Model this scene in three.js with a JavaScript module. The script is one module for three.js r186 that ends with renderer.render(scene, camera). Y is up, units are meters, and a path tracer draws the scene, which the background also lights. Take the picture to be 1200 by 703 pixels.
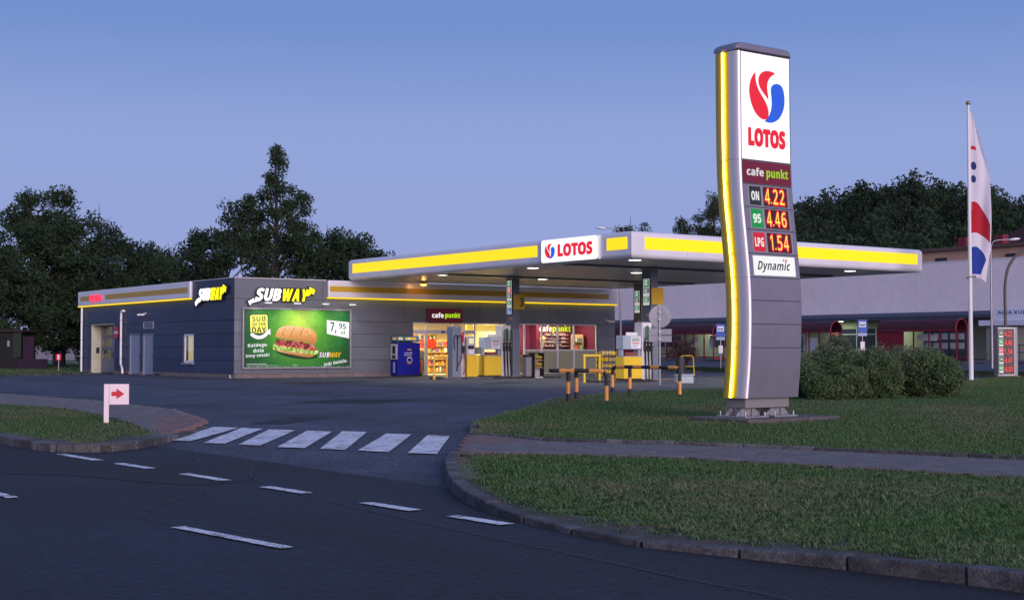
import * as THREE from 'three';
import { RoundedBoxGeometry } from 'three/addons/geometries/RoundedBoxGeometry.js';
import { mergeGeometries } from 'three/addons/utils/BufferGeometryUtils.js';
import { FontLoader } from 'three/addons/loaders/FontLoader.js';
import { TextGeometry } from 'three/addons/geometries/TextGeometry.js';
import { RectAreaLightUniformsLib } from 'three/addons/lights/RectAreaLightUniformsLib.js';

// ---------------------------------------------------------------- camera, sky, sun, exposure
const scene = new THREE.Scene();
const YAW = THREE.MathUtils.degToRad(36.1), PITCH = Math.atan(58.5 / 1645);
const camera = new THREE.PerspectiveCamera(2 * Math.atan(351.5 / 1645) * 180 / Math.PI, 1024 / 599, 0.1, 4000);
camera.position.set(0, 1.4, 0);
camera.rotation.order = 'YXZ';
camera.rotation.set(PITCH, -YAW, 0);
camera.updateMatrixWorld();

const renderer = new THREE.WebGLRenderer({ antialias: true });
renderer.toneMapping = THREE.LinearToneMapping;
renderer.toneMappingExposure = 1.22;
renderer.shadowMap.enabled = true;
renderer.setSize(1024, 599);
RectAreaLightUniformsLib.init();

const sunDir = new THREE.Vector3(-0.20, 0.19, 0.95).normalize();   // the afterglow, behind the viewer's right shoulder
{
  const W = 512, H = 256, d = new Float32Array(W * H * 4);
  const stops = [[-90, 0.10, 0.10, 0.17], [-4, 0.20, 0.21, 0.38], [0, 0.285, 0.31, 0.555], [3, 0.258, 0.307, 0.56], [6, 0.243, 0.305, 0.562], [8.6, 0.236, 0.308, 0.568], [13, 0.142, 0.233, 0.508], [30, 0.115, 0.20, 0.46], [90, 0.105, 0.185, 0.43]];
  const v = new THREE.Vector3();
  const sunAz = Math.atan2(sunDir.z, sunDir.x);
  for (let j = 0; j < H; j++) for (let i = 0; i < W; i++) {
    const e = ((j + 0.5) / H - 0.5) * 180, az = ((i + 0.5) / W - 0.5) * 2 * Math.PI;
    let k = 0; while (k < stops.length - 2 && e > stops[k + 1][0]) k++;
    const a = stops[k], b = stops[k + 1], t = Math.min(1, Math.max(0, (e - a[0]) / (b[0] - a[0])));
    let da = Math.abs(az - sunAz); if (da > Math.PI) da = 2 * Math.PI - da;
    const g = Math.exp(-Math.pow(da / 0.95, 2)) * Math.exp(-Math.pow(Math.max(0, e) / 32, 2));
    const o = (j * W + i) * 4;
    d[o] = a[1] + (b[1] - a[1]) * t + g * 0.75;
    d[o + 1] = a[2] + (b[2] - a[2]) * t + g * 0.46;
    d[o + 2] = a[3] + (b[3] - a[3]) * t + g * 0.40;
    d[o + 3] = 1;
  }
  const sky = new THREE.DataTexture(d, W, H, THREE.RGBAFormat, THREE.FloatType);
  sky.mapping = THREE.EquirectangularReflectionMapping;
  sky.magFilter = THREE.LinearFilter; sky.minFilter = THREE.LinearFilter; sky.wrapS = THREE.RepeatWrapping;
  sky.needsUpdate = true;
  scene.background = sky; scene.environment = sky;
}
const sun = new THREE.DirectionalLight(new THREE.Color().setRGB(1, 0.80, 0.87), 1.9);
sun.position.copy(sunDir).multiplyScalar(120).add(new THREE.Vector3(35, 0, -45));
sun.target.position.set(35, 0, -45);
sun.castShadow = true; sun.shadow.radius = 48; sun.shadow.mapSize.set(2048, 2048);
Object.assign(sun.shadow.camera, { left: -80, right: 80, top: 80, bottom: -80, near: 1, far: 320 });
scene.add(sun, sun.target);

// ---------------------------------------------------------------- helpers
function rng(seed) { let a = seed >>> 0; return () => { a |= 0; a = a + 0x6D2B79F5 | 0; let t = Math.imul(a ^ a >>> 15, 1 | a); t = t + Math.imul(t ^ t >>> 7, 61 | t) ^ t; return ((t ^ t >>> 14) >>> 0) / 4294967296; }; }
const taken = new Map();
function numbered(n) { const k = taken.get(n) || 0; taken.set(n, k + 1); return k ? `${n}_${String(k).padStart(3, '0')}` : n; }
function tag(o, label, category, group) { o.userData.label = label; o.userData.category = category; if (group) o.userData.group = group; return o; }
function thing(name, label, category, p = [0, 0, 0], turn = 0, group) {
  const o = new THREE.Group(); o.name = numbered(name); o.position.set(...p); o.rotation.y = turn; scene.add(o);
  return tag(o, label, category, group);
}
function M(name, geo, mat, parent = scene, p, r) {
  const g = Array.isArray(geo) ? mergeGeometries(geo.map(x => x.index ? x.toNonIndexed() : x)) : geo;
  const m = new THREE.Mesh(g, mat); m.name = parent === scene ? numbered(name) : name;
  if (p) m.position.set(...p); if (r) m.rotation.set(...r);
  m.castShadow = m.receiveShadow = true; parent.add(m); return m;
}
function structure(name, geo, mat, p) { const m = M(name, geo, mat, scene, p); m.userData.kind = 'structure'; return m; }
function uvBox(g, s = 1) {                                         // uv in metres, from the dominant normal
  const n = g.attributes.normal, p = g.attributes.position, u = new Float32Array(p.count * 2);
  for (let i = 0; i < p.count; i++) {
    const ax = Math.abs(n.getX(i)), ay = Math.abs(n.getY(i)), az = Math.abs(n.getZ(i));
    const [a, b] = ay >= ax && ay >= az ? [p.getX(i), p.getZ(i)] : ax >= az ? [p.getZ(i), p.getY(i)] : [p.getX(i), p.getY(i)];
    u[i * 2] = a / s; u[i * 2 + 1] = b / s;
  }
  g.setAttribute('uv', new THREE.BufferAttribute(u, 2)); return g;
}
// a box from its two corners; rounded edges when r > 0
function bx(x0, y0, z0, x1, y1, z1, r = 0) {
  const w = Math.abs(x1 - x0), h = Math.abs(y1 - y0), d = Math.abs(z1 - z0);
  const g = r > 0 ? new RoundedBoxGeometry(w, h, d, 2, Math.min(r, w / 2.05, h / 2.05, d / 2.05)) : new THREE.BoxGeometry(w, h, d);
  g.translate((x0 + x1) / 2, (y0 + y1) / 2, (z0 + z1) / 2);
  return uvBox(g.index ? g.toNonIndexed() : g);
}
function cyl(x, y0, y1, z, r0, r1 = r0, seg = 14) { const g = new THREE.CylinderGeometry(r1, r0, y1 - y0, seg); g.translate(x, (y0 + y1) / 2, z); return g.toNonIndexed(); }
function rod(a, b, r0, r1 = r0, seg = 8) {
  const A = new THREE.Vector3(...a), B = new THREE.Vector3(...b), d = B.clone().sub(A), L = d.length();
  const g = new THREE.CylinderGeometry(r1, r0, L, seg);
  g.applyQuaternion(new THREE.Quaternion().setFromUnitVectors(new THREE.Vector3(0, 1, 0), d.normalize()));
  g.translate((A.x + B.x) / 2, (A.y + B.y) / 2, (A.z + B.z) / 2); return g.toNonIndexed();
}
function tube(pts, r, seg = 24, rs = 8, tension = 0.5) {
  const c = new THREE.CatmullRomCurve3(pts.map(p => new THREE.Vector3(...p)), false, 'catmullrom', tension);
  return new THREE.TubeGeometry(c, seg, r, rs).toNonIndexed();
}
function sheet(pts, y, name, mat, hf) {                            // flat ground sheet from [x, z] corners
  const s = new THREE.Shape(pts.map(([x, z]) => new THREE.Vector2(x, -z)));
  const g = new THREE.ShapeGeometry(s); g.rotateX(-Math.PI / 2); g.translate(0, y, 0);
  return structure(name, uvBox(g), mat);
}
function smooth(pts, n = 4) {                                      // refine a polyline of [x, z]
  const c = new THREE.CatmullRomCurve3(pts.map(([x, z]) => new THREE.Vector3(x, 0, z)), false, 'centripetal');
  return c.getPoints((pts.length - 1) * n).map(v => [v.x, v.z]);
}
function inside(pts, x, z) {
  let c = false;
  for (let i = 0, j = pts.length - 1; i < pts.length; j = i++) if ((pts[i][1] > z) !== (pts[j][1] > z) && x < (pts[j][0] - pts[i][0]) * (z - pts[i][1]) / (pts[j][1] - pts[i][1]) + pts[i][0]) c = !c;
  return c;
}
function distTo(pts, x, z) {
  let m = 1e9;
  for (let i = 0; i < pts.length - 1; i++) {
    const [ax, az] = pts[i], [bx_, bz] = pts[i + 1], dx = bx_ - ax, dz = bz - az, t = Math.max(0, Math.min(1, ((x - ax) * dx + (z - az) * dz) / (dx * dx + dz * dz + 1e-9)));
    m = Math.min(m, Math.hypot(x - ax - t * dx, z - az - t * dz));
  }
  return m;
}
// ---------------------------------------------------------------- noise and textures
function lattice(seed, n) { const r = rng(seed), a = new Float32Array(n * n); for (let i = 0; i < n * n; i++) a[i] = r(); return a; }
function tileNoise(size, cells, seed) {
  const L = lattice(seed, cells), o = new Float32Array(size * size), sm = t => t * t * (3 - 2 * t);
  for (let j = 0; j < size; j++) for (let i = 0; i < size; i++) {
    const x = i / size * cells, y = j / size * cells, xi = Math.floor(x), yi = Math.floor(y), fx = sm(x - xi), fy = sm(y - yi), x1 = (xi + 1) % cells, y1 = (yi + 1) % cells;
    o[j * size + i] = (L[yi * cells + xi] * (1 - fx) + L[yi * cells + x1] * fx) * (1 - fy) + (L[y1 * cells + xi] * (1 - fx) + L[y1 * cells + x1] * fx) * fy;
  }
  return o;
}
function streaks(size, cx, cy, seed) {                               // noise drawn out along one axis
  const r = rng(seed), L = new Float32Array(cx * cy), o = new Float32Array(size * size), sm = t => t * t * (3 - 2 * t); for (let i = 0; i < cx * cy; i++) L[i] = r();
  for (let j = 0; j < size; j++) for (let i = 0; i < size; i++) { const x = i / size * cx, y = j / size * cy, xi = Math.floor(x), yi = Math.floor(y), fx = sm(x - xi), fy = sm(y - yi), x1 = (xi + 1) % cx, y1 = (yi + 1) % cy; o[j * size + i] = (L[yi * cx + xi] * (1 - fx) + L[yi * cx + x1] * fx) * (1 - fy) + (L[y1 * cx + xi] * (1 - fx) + L[y1 * cx + x1] * fx) * fy; }
  return o;
}
function layers(size, list) {                                      // [cells, weight, seed] summed, about 0..1
  const o = new Float32Array(size * size); let t = 0;
  for (const [c, w, s] of list) { const n = tileNoise(size, c, s); for (let i = 0; i < o.length; i++) o[i] += n[i] * w; t += w; }
  for (let i = 0; i < o.length; i++) o[i] /= t;
  return o;
}
function tex(size, fn, rep, srgb = true) {
  const d = new Uint8Array(size * size * 4);
  for (let i = 0; i < size * size; i++) { const c = fn(i, i % size, Math.floor(i / size)); d[i * 4] = c[0] * 255; d[i * 4 + 1] = c[1] * 255; d[i * 4 + 2] = c[2] * 255; d[i * 4 + 3] = 255; }
  const t = new THREE.DataTexture(d, size, size);
  t.wrapS = t.wrapT = THREE.RepeatWrapping; t.magFilter = THREE.LinearFilter; t.minFilter = THREE.LinearMipmapLinearFilter; t.generateMipmaps = true;
  if (srgb) t.colorSpace = THREE.SRGBColorSpace;
  t.repeat.set(1 / rep, 1 / rep); t.needsUpdate = true; return t;
}
const clamp = x => Math.max(0, Math.min(1, x));
const lin = (r, g, b) => new THREE.Color().setRGB(r, g, b);
const S = (color, roughness = 0.8, o = {}) => new THREE.MeshStandardMaterial({ color: Array.isArray(color) ? lin(...color) : new THREE.Color(color), roughness, ...o });
const P = (color, roughness, o) => new THREE.MeshPhysicalMaterial({ color: lin(...color), roughness, ...o });
function canvasTex(w, h, draw) {
  const c = document.createElement('canvas'); c.width = w; c.height = h;
  const g = c.getContext('2d'); draw(g, w, h);
  const t = new THREE.CanvasTexture(c); t.colorSpace = THREE.SRGBColorSpace; t.anisotropy = 4; return t;
}
// a backlit printed face: the print glows
const lit = (t, k = 0.9) => new THREE.MeshStandardMaterial({ map: t, emissive: 0xffffff, emissiveMap: t, emissiveIntensity: k * 0.86, roughness: 0.35, color: 0x404040 });
const glow = (r, g, b, k = 1) => new THREE.MeshStandardMaterial({ color: lin(Math.min(r, 0.8), Math.min(g, 0.8), Math.min(b, 0.8)), emissive: lin(r, g, b), emissiveIntensity: k, roughness: 0.4 });
const printed = (t, r = 0.5) => new THREE.MeshStandardMaterial({ map: t, roughness: r });
function face(w, h) { return new THREE.PlaneGeometry(w, h); }
// text fitted to a box (cx, cy centre)
function fitText(g, s, cx, cy, w, h, color, font = 'bold 100px sans-serif', slant = 0, stroke) {
  g.save(); g.font = font; g.textAlign = 'left'; g.textBaseline = 'alphabetic';
  const m = g.measureText(s), tw = m.actualBoundingBoxLeft + m.actualBoundingBoxRight, th = m.actualBoundingBoxAscent + m.actualBoundingBoxDescent;
  g.translate(cx, cy); g.transform(1, 0, -slant, 1, 0, 0); g.scale(w / tw, h / th);
  g.translate(m.actualBoundingBoxLeft - tw / 2, m.actualBoundingBoxAscent - th / 2);
  if (stroke) { g.strokeStyle = stroke[0]; g.lineWidth = stroke[1]; g.lineJoin = 'round'; g.strokeText(s, 0, 0); }
  g.fillStyle = color; g.fillText(s, 0, 0); g.restore();
}
function rr(g, x, y, w, h, r) { g.beginPath(); g.moveTo(x + r, y); g.arcTo(x + w, y, x + w, y + h, r); g.arcTo(x + w, y + h, x, y + h, r); g.arcTo(x, y + h, x, y, r); g.arcTo(x, y, x + w, y, r); g.closePath(); }
const font = await new FontLoader().loadAsync('fonts/droid/droid_sans_bold.typeface.json');

// ---------------------------------------------------------------- shared materials
const nFine = layers(512, [[256, 1, 1], [128, 0.7, 2]]), nMid = layers(512, [[48, 1, 3], [24, 1, 4], [96, 0.6, 5]]), nBig = layers(512, [[4, 1, 6], [8, 0.7, 7], [16, 0.45, 8]]);
function asphalt(base, tint, seed, rep, wear, lane = 0) {
  const st = lane ? streaks(1024, 9, 3, seed + 8) : null, st2 = lane ? streaks(1024, 40, 5, seed + 9) : null;
  const a = layers(1024, [[512, 1, seed], [256, 0.8, seed + 1]]), b = layers(1024, [[3, 1, seed + 2], [7, 0.8, seed + 3], [15, 0.5, seed + 4]]), c = layers(1024, [[60, 1, seed + 5], [120, 0.7, seed + 6]]);
  const t = tex(1024, i => { const k = base * (1 + (a[i] - 0.5) * 2.0 + (b[i] - 0.5) * wear + (c[i] - 0.5) * 0.35 + (lane ? (st[i] - 0.5) * lane + (st2[i] - 0.5) * lane * 0.4 : 0)); return [clamp(k * tint[0]), clamp(k * tint[1]), clamp(k * tint[2])]; }, rep);
  const bt = tex(1024, i => { const k = clamp(a[i] * 0.8 + c[i] * 0.2); return [k, k, k]; }, rep, false);
  return new THREE.MeshStandardMaterial({ map: t, bumpMap: bt, bumpScale: 0.010, roughness: 0.82 });
}
const mRoad = asphalt(0.088, [0.74, 1.0, 1.52], 11, 9.7, 0.45, 0.95);
const mForecourt = asphalt(0.235, [0.92, 1.0, 1.20], 31, 7.1, 0.85);
const mPatch = asphalt(0.070, [0.82, 1.0, 1.4], 51, 3.1, 0.25);
const mPaint = (() => { const t = tex(512, i => { const k = clamp(0.95 - 0.10 * nFine[i] - 0.16 * Math.max(0, nMid[i] - 0.5) * 3 - 0.62 * clamp((nFine[i] * 0.45 + nMid[i] * 0.35 + nBig[i] * 0.3 - 0.60) * 8)); return [k, k, k]; }, 1.3); return new THREE.MeshStandardMaterial({ map: t, roughness: 0.6 }); })();
const mSoil = (() => { const t = tex(512, i => { const g = clamp((nBig[i] - 0.42) * 3), k = 0.20 + 0.13 * nMid[i] + 0.12 * (nFine[i] - 0.5); return [k * (1.06 - 0.12 * g), k * (0.98 + 0.03 * g), k * (0.88 - 0.14 * g)]; }, 3.7); const b = tex(512, i => { const k = clamp(nMid[i] * 0.6 + nFine[i] * 0.4); return [k, k, k]; }, 3.7, false); return new THREE.MeshStandardMaterial({ map: t, bumpMap: b, bumpScale: 0.03, roughness: 1 }); })();
const mTurf = (() => { const t = tex(512, i => { const g = clamp((nBig[i] * 0.5 + nMid[i] * 0.5 - 0.36) * 4), k = 0.31 + 0.15 * nMid[i] + 0.13 * (nFine[i] - 0.5); return [k * (1.06 - 0.24 * g), k * (0.98 + 0.1 * g), k * (0.80 - 0.24 * g)]; }, 4.3); const b = tex(512, i => { const k = clamp(nMid[i] * 0.5 + nFine[i] * 0.5); return [k, k, k]; }, 4.3, false); return new THREE.MeshStandardMaterial({ map: t, bumpMap: b, bumpScale: 0.03, roughness: 1 }); })();
const mTerrain = (() => { const t = tex(512, i => { const k = 0.24 + 0.12 * nMid[i] + 0.05 * (nBig[i] - 0.5); return [k * 0.82, k * 1.0, k * 0.5]; }, 9); return new THREE.MeshStandardMaterial({ map: t, roughness: 1 }); })();
function concrete(k0, tint, rep, seed, spread = 0.3) {
  const b = layers(512, [[6, 1, seed], [20, 0.8, seed + 1], [64, 0.8, seed + 2], [200, 0.7, seed + 3]]);
  const t = tex(512, i => { const k = k0 * (1 + (b[i] - 0.5) * spread * 2.2 + (nFine[i] - 0.5) * spread); return [clamp(k * tint[0]), clamp(k * tint[1]), clamp(k * tint[2])]; }, rep);
  const bt = tex(512, i => { const k = clamp(nFine[i] * 0.6 + b[i] * 0.4); return [k, k, k]; }, rep, false);
  return new THREE.MeshStandardMaterial({ map: t, bumpMap: bt, bumpScale: 0.004, roughness: 0.92 });
}
const mKerb = [concrete(0.31, [1.0, 1, 1.0], 1.7, 71, 0.55), concrete(0.26, [1.0, 1, 1.0], 1.3, 75, 0.55), concrete(0.34, [1, 1, 1], 1.9, 79, 0.55)];
const mPlinth = concrete(0.42, [1.08, 1, 0.97], 2.1, 83);
const mWarehouse = concrete(0.88, [1.02, 0.98, 0.98], 11, 87, 0.05);
const mCream = concrete(0.74, [1, 1, 0.86], 3.1, 91, 0.07);
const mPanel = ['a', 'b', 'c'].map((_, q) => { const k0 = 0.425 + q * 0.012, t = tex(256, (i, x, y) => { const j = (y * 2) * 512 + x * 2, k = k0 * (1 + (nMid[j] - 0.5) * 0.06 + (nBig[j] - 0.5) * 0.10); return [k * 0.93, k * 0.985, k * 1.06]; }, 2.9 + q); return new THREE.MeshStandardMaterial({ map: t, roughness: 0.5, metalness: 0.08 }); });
const mPanelSide = mPanel.map((m, q) => { const c = m.clone(); c.color = lin(0.22 + q * 0.01, 0.30 + q * 0.015, 0.54 + q * 0.02); return c; });  // front cladding copied, the shade of the side wall put into its colour
const mWallCore = S([0.05, 0.05, 0.055], 0.8);
const mSilver = (() => { const t = tex(256, (i, x, y) => { const j = (y * 2) * 512 + x * 2, k = 0.88 * (1 + (nBig[j] - 0.5) * 0.07 + (nFine[j] - 0.5) * 0.03); return [k, k, k * 1.01]; }, 4.3); return new THREE.MeshStandardMaterial({ map: t, roughness: 0.3, metalness: 0.12 }); })();
const mSteel = S([0.42, 0.42, 0.44], 0.38, { metalness: 0.7 });
const mGalv = (() => { const t = tex(256, (i, x, y) => { const j = (y * 2) * 512 + x * 2, k = 0.62 * (1 + (nMid[j] - 0.5) * 0.35); return [k, k, k * 1.02]; }, 0.9); return new THREE.MeshStandardMaterial({ map: t, roughness: 0.45, metalness: 0.6 }); })();
const mDark = S([0.025, 0.025, 0.03], 0.6), mBlack = S([0.012, 0.012, 0.013], 0.5), mRubber = S([0.015, 0.015, 0.016], 0.85);
const mWhite = S([0.72, 0.72, 0.72], 0.45), mGrey = S([0.30, 0.31, 0.33], 0.5), mBlueGrey = S([0.36, 0.43, 0.50], 0.45), mColumn = S([0.13, 0.15, 0.19], 0.45, { metalness: 0.2 });
const mYellowPaint = S([0.74, 0.50, 0.03], 0.4), mOchre = S([0.52, 0.33, 0.02], 0.4), mRedPaint = S([0.17, 0.01, 0.022], 0.5), mRed = S([0.55, 0.02, 0.03], 0.4);
const mMaroon = S([0.12, 0.008, 0.025], 0.5), mOrange = S([0.78, 0.33, 0.06], 0.45);
const mYellowGlow = new THREE.MeshStandardMaterial({ color: lin(0.35, 0.22, 0.0), emissive: lin(0.9, 0.60, 0.0), emissiveIntensity: 1, roughness: 0.4 }), mWhiteGlow = glow(1, 0.98, 0.94, 2.4);
const mPane = new THREE.MeshPhysicalMaterial({ color: lin(0.95, 0.97, 0.96), transmission: 1, thickness: 0, roughness: 0.02, ior: 1.45 });
const mFrost = new THREE.MeshPhysicalMaterial({ color: lin(0.42, 0.43, 0.34), transmission: 0.45, thickness: 0, roughness: 0.9 });
// ================================================================ the ground
const noiseAt = (x, z, s) => { const i = ((Math.floor(x / s * 512) % 512) + 512) % 512, j = ((Math.floor(z / s * 512) % 512) + 512) % 512; return nBig[j * 512 + i]; };
const noiseMid = (x, z, s) => { const i = ((Math.floor(x / s * 512) % 512) + 512) % 512, j = ((Math.floor(z / s * 512) % 512) + 512) % 512; return nMid[j * 512 + i]; };
const rise = x => 0.6 * clamp((x - 61.5) / 14);
{ // one terrain sheet out to the horizon; a gentle rise to the street beyond the station
  const xs = [-1800, -600, -200, -60, 0, 30, 55, 61.5, 65, 68.5, 72, 75.5, 90, 140, 300, 700, 1800], zs = [-1800, -700, -300, -200, -150, -120, -100, -80, -60, -40, -20, 0, 40, 120, 400, 1800];
  const pos = [], idx = [];
  for (const z of zs) for (const x of xs) pos.push(x, -0.06 + rise(x), z);
  for (let j = 0; j < zs.length - 1; j++) for (let i = 0; i < xs.length - 1; i++) { const a = j * xs.length + i, b = a + 1, c = a + xs.length, d = c + 1; idx.push(a, c, b, b, c, d); }
  const g = new THREE.BufferGeometry(); g.setAttribute('position', new THREE.Float32BufferAttribute(pos, 3)); g.setIndex(idx); g.computeVertexNormals();
  structure('terrain', uvBox(g), mTerrain);
}
sheet([[-9, 60], [7.9, 60], [7.9, -20], [8.6, -30], [9.5, -60], [12, -130], [-6, -130], [-9, -60]], 0.004, 'road', mRoad);
sheet([[6.0, 30], [61.5, 30], [61.5, -100], [29, -100], [27.8, -80], [24.2, -77.6], [16, -72.5], [6.0, -72.5]], 0, 'forecourt', mForecourt);
// darker resurfaced lane and patches along the road's edge
sheet(smooth([[5.2, -30], [5.85, -24], [6.08, -19.6], [6.3, -17.4], [6.62, -13.8]], 3).concat(smooth([[6.62, -13.75], [5.9, -13.7], [5.3, -15.4], [4.7, -16.3], [4.2, -22], [4.0, -30]], 3)), 0.008, 'road_patch', mPatch);
// the side of the carriageway by the kerb is older and paler
function ribbon(name, ctr, w, y, mat) {                            // a strip along a polyline of [x, z]
  const L = [], R = [];
  for (let i = 0; i < ctr.length; i++) { const a = ctr[Math.max(0, i - 1)], b = ctr[Math.min(ctr.length - 1, i + 1)], dx = b[0] - a[0], dz = b[1] - a[1], l = Math.hypot(dx, dz) || 1; L.push([ctr[i][0] - dz / l * w / 2, ctr[i][1] + dx / l * w / 2]); R.unshift([ctr[i][0] + dz / l * w / 2, ctr[i][1] - dx / l * w / 2]); }
  return sheet(L.concat(R), y, name, mat);
}
// hairline joints sealed with bitumen
const mSeal = S([0.022, 0.022, 0.026], 0.55);
{
  const rs = rng(401), wob = (pts, a) => smooth(pts, 9).map(([x, z]) => [x + (rs() - 0.5) * a, z + (rs() - 0.5) * a]);
  ribbon('tar_seam', wob([[5.75, -2], [6.05, -8.5], [6.62, -13.6], [7.3, -15.2], [8.2, -16.0]], 0.05), 0.012, 0.0125, mSeal);
  ribbon('tar_seam', wob([[7.2, -16.5], [8.3, -18.6], [10.4, -18.2], [13, -20.5], [14.5, -24]], 0.06), 0.012, 0.0075, mSeal);
  ribbon('tar_seam', wob([[13, -31], [18, -36], [25, -40], [33, -44]], 0.06), 0.02, 0.0075, mSeal);
}
// repaired squares and cracks in the forecourt
for (const [q, m] of [[[[17.2, -33.5], [19.6, -35.2], [21.0, -33.2], [18.7, -31.6]], mPatch], [[[26, -52], [31, -55.2], [31.8, -54], [26.8, -50.8]], mRoad], [[[11.6, -24.4], [13.4, -26.2], [14.0, -25.6], [12.1, -23.9]], mRoad], [[[33, -47.5], [36.2, -50], [36.9, -49], [33.8, -46.6]], mPatch]]) sheet(q, 0.0052, 'asphalt_patch', m);
{
  const r = rng(733), crack = (x, z, a, n) => { const p = [[x, z]]; for (let i = 0; i < n; i++) { a += (r() - 0.5) * 1.1; p.push([p[i][0] + Math.cos(a) * 0.22, p[i][1] + Math.sin(a) * 0.22]); } ribbon('crack', p, 0.009, 0.0118, mSeal); };
  crack(4.9, -9.2, -1.9, 22); crack(5.3, -12.4, -1.2, 12); crack(2.6, -12.0, -1.6, 26); crack(7.8, -14.6, -0.8, 14); crack(12.5, -27.5, -0.9, 22); crack(16.6, -29, -1.2, 20); crack(20.5, -40, -0.6, 22); crack(9.8, -24.8, -0.9, 10);
}
// painted markings: zebra bars, edge dashes, centre dashes; each bar is a marking of its own
const rj = rng(909), rough = pts => pts.flatMap((p, i) => { const q = pts[(i + 1) % pts.length], n = Math.max(2, Math.round(Math.hypot(q[0] - p[0], q[1] - p[1]) / 0.07)), o = []; for (let k = 0; k < n; k++) o.push([p[0] + (q[0] - p[0]) * k / n + (rj() - 0.5) * 0.014, p[1] + (q[1] - p[1]) * k / n + (rj() - 0.5) * 0.014]); return o; });
const marking = (pts, name, label) => { pts = rough(pts); const m = sheet(pts, 0.0155, name, mPaint); m.userData.label = label; return m; };
[[[8.48, -20.55], [8.66, -20.18], [10.83, -23.13], [10.60, -23.68]], [[8.65, -19.70], [8.82, -19.32], [11.06, -22.62], [10.88, -23.1]], [[8.92, -19.04], [9.08, -18.66], [11.3, -21.85], [11.05, -22.36]], [[9.13, -18.22], [9.35, -17.80], [11.6, -21.1], [11.4, -21.62]], [[9.46, -17.56], [9.65, -17.17], [12.03, -20.66], [11.8, -21.1]], [[9.72, -16.95], [9.90, -16.42], [12.27, -19.63], [12.07, -20.09]], [[10.03, -16.14], [10.25, -15.76], [12.53, -18.88], [12.37, -19.30]]]
  .forEach((q, i) => marking(q, 'crossing_stripe', `white zebra crossing bar, ${['first', 'second', 'third', 'fourth', 'fifth', 'sixth', 'seventh'][i]} from the left kerb`));
[[-18.72, -17.36], [-16.78, -15.82], [-14.95, -13.90], [-13.04, -12.2], [-11.14, -10.35], [-9.83, -9.09]].forEach(([a, b], i) => { const x = 6.12 + (i / 5) * 0.36; marking([[x, a], [x + 0.13, a], [x + 0.17, b], [x + 0.03, b]], 'edge_dash', `short white edge line dash, ${['leftmost', 'second', 'third', 'fourth', 'fifth', 'rightmost'][i]} along the station entrance`); });
marking([[3.93, -15.8], [4.04, -15.8], [4.06, -13.45], [3.95, -13.45]], 'lane_dash', 'white lane dash cut by the left picture edge');
marking([[4.34, -10.48], [4.45, -10.48], [4.61, -8.93], [4.50, -8.93]], 'lane_dash', 'long white lane dash in the near road');

// ---------------------------------------------------------------- kerbs: each stone a block of its own
function kerb(name, label, pts, opts = {}) {                       // pts: [x, z, top height]
  const { w = 0.16, len = 1.0, base = -0.05, seed = 5 } = opts, r = rng(seed), root = new THREE.Group();
  root.name = numbered(name); root.userData.kind = 'structure'; root.userData.label = label; scene.add(root);
  const c = new THREE.CatmullRomCurve3(pts.map(([x, z, h]) => new THREE.Vector3(x, h, z)), false, 'centripetal'), n = Math.max(1, Math.round(c.getLength() / len));
  const q = c.getSpacedPoints(n);
  for (let i = 0; i < n; i++) {
    const a = q[i], b = q[i + 1], L = Math.hypot(b.x - a.x, b.z - a.z) - 0.012 - r() * 0.012, h = (a.y + b.y) / 2 - base + (r() - 0.5) * 0.012;
    const g = new RoundedBoxGeometry(L, h, w, 2, 0.018); uvBox(g); { const u = g.attributes.uv, o = r() * 7; for (let k = 0; k < u.count; k++) u.setX(k, u.getX(k) + o); }
    const m = M('kerb_stone', g, mKerb[Math.floor(r() * 3)], root, [(a.x + b.x) / 2 + (r() - 0.5) * 0.012, base + h / 2, (a.z + b.z) / 2]);
    m.rotation.y = -Math.atan2(b.z - a.z, b.x - a.x) + (r() - 0.5) * 0.012; m.rotation.z = Math.atan2(b.y - a.y, L);
  }
  return root;
}
const edgeR = [[14.9, -20.9], [13.95, -20.1], [13.0, -18.9], [12.34, -17.98], [11.01, -16.42], [9.82, -14.85], [8.97, -13.62], [8.19, -12.39], [7.57, -11.33], [7.17, -10.51], [6.92, -9.80], [6.78, -9.18], [6.66, -8.48], [6.61, -7.81], [6.69, -7.17], [6.88, -6.55], [7.0, -5.94], [7.11, -5.37], [7.18, -4.84], [7.3, -3], [7.4, 2], [7.5, 14]];
const hR = [0.08, 0.07, 0.06, 0.055, 0.06, 0.09, 0.11, 0.12, 0.12, 0.11, 0.09, 0.065, 0.052, 0.05, 0.055, 0.075, 0.10, 0.11, 0.115, 0.12, 0.12, 0.12];
kerb('kerb', 'pale concrete kerb curving round the right lawn corner', edgeR.map(([x, z], i) => [x + 0.07, z + 0.02, hR[i]]), { w: 0.14, len: 0.8, seed: 5 });
kerb('kerb', 'low concrete edging between upper lawn and forecourt', [[13.3, -19.3, 0.07], [14.65, -21.3, 0.07], [16.4, -23.0, 0.08], [18.9, -25.4, 0.09], [23.2, -29.8, 0.1], [26.3, -32.0, 0.1], [29.8, -33.7, 0.1], [33.4, -34.4, 0.1], [43.2, -36.8, 0.1], [52.6, -38.0, 0.1], [60.2, -41.4, 0.1]], { w: 0.12, len: 1.0, seed: 6 });
kerb('kerb', 'thin dark kerb along the upper side of the right path', [[12.5, -18.15, 0.12], [12.42, -17.0, 0.125], [12.34, -16.05, 0.135], [12.82, -15.1, 0.14], [13.35, -14.27, 0.14], [13.8, -13.1, 0.14], [14.16, -11.96, 0.14], [14.81, -9.9, 0.14], [16, -6, 0.14], [18, 0, 0.14]], { w: 0.07, len: 1.0, seed: 7 });
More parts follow.
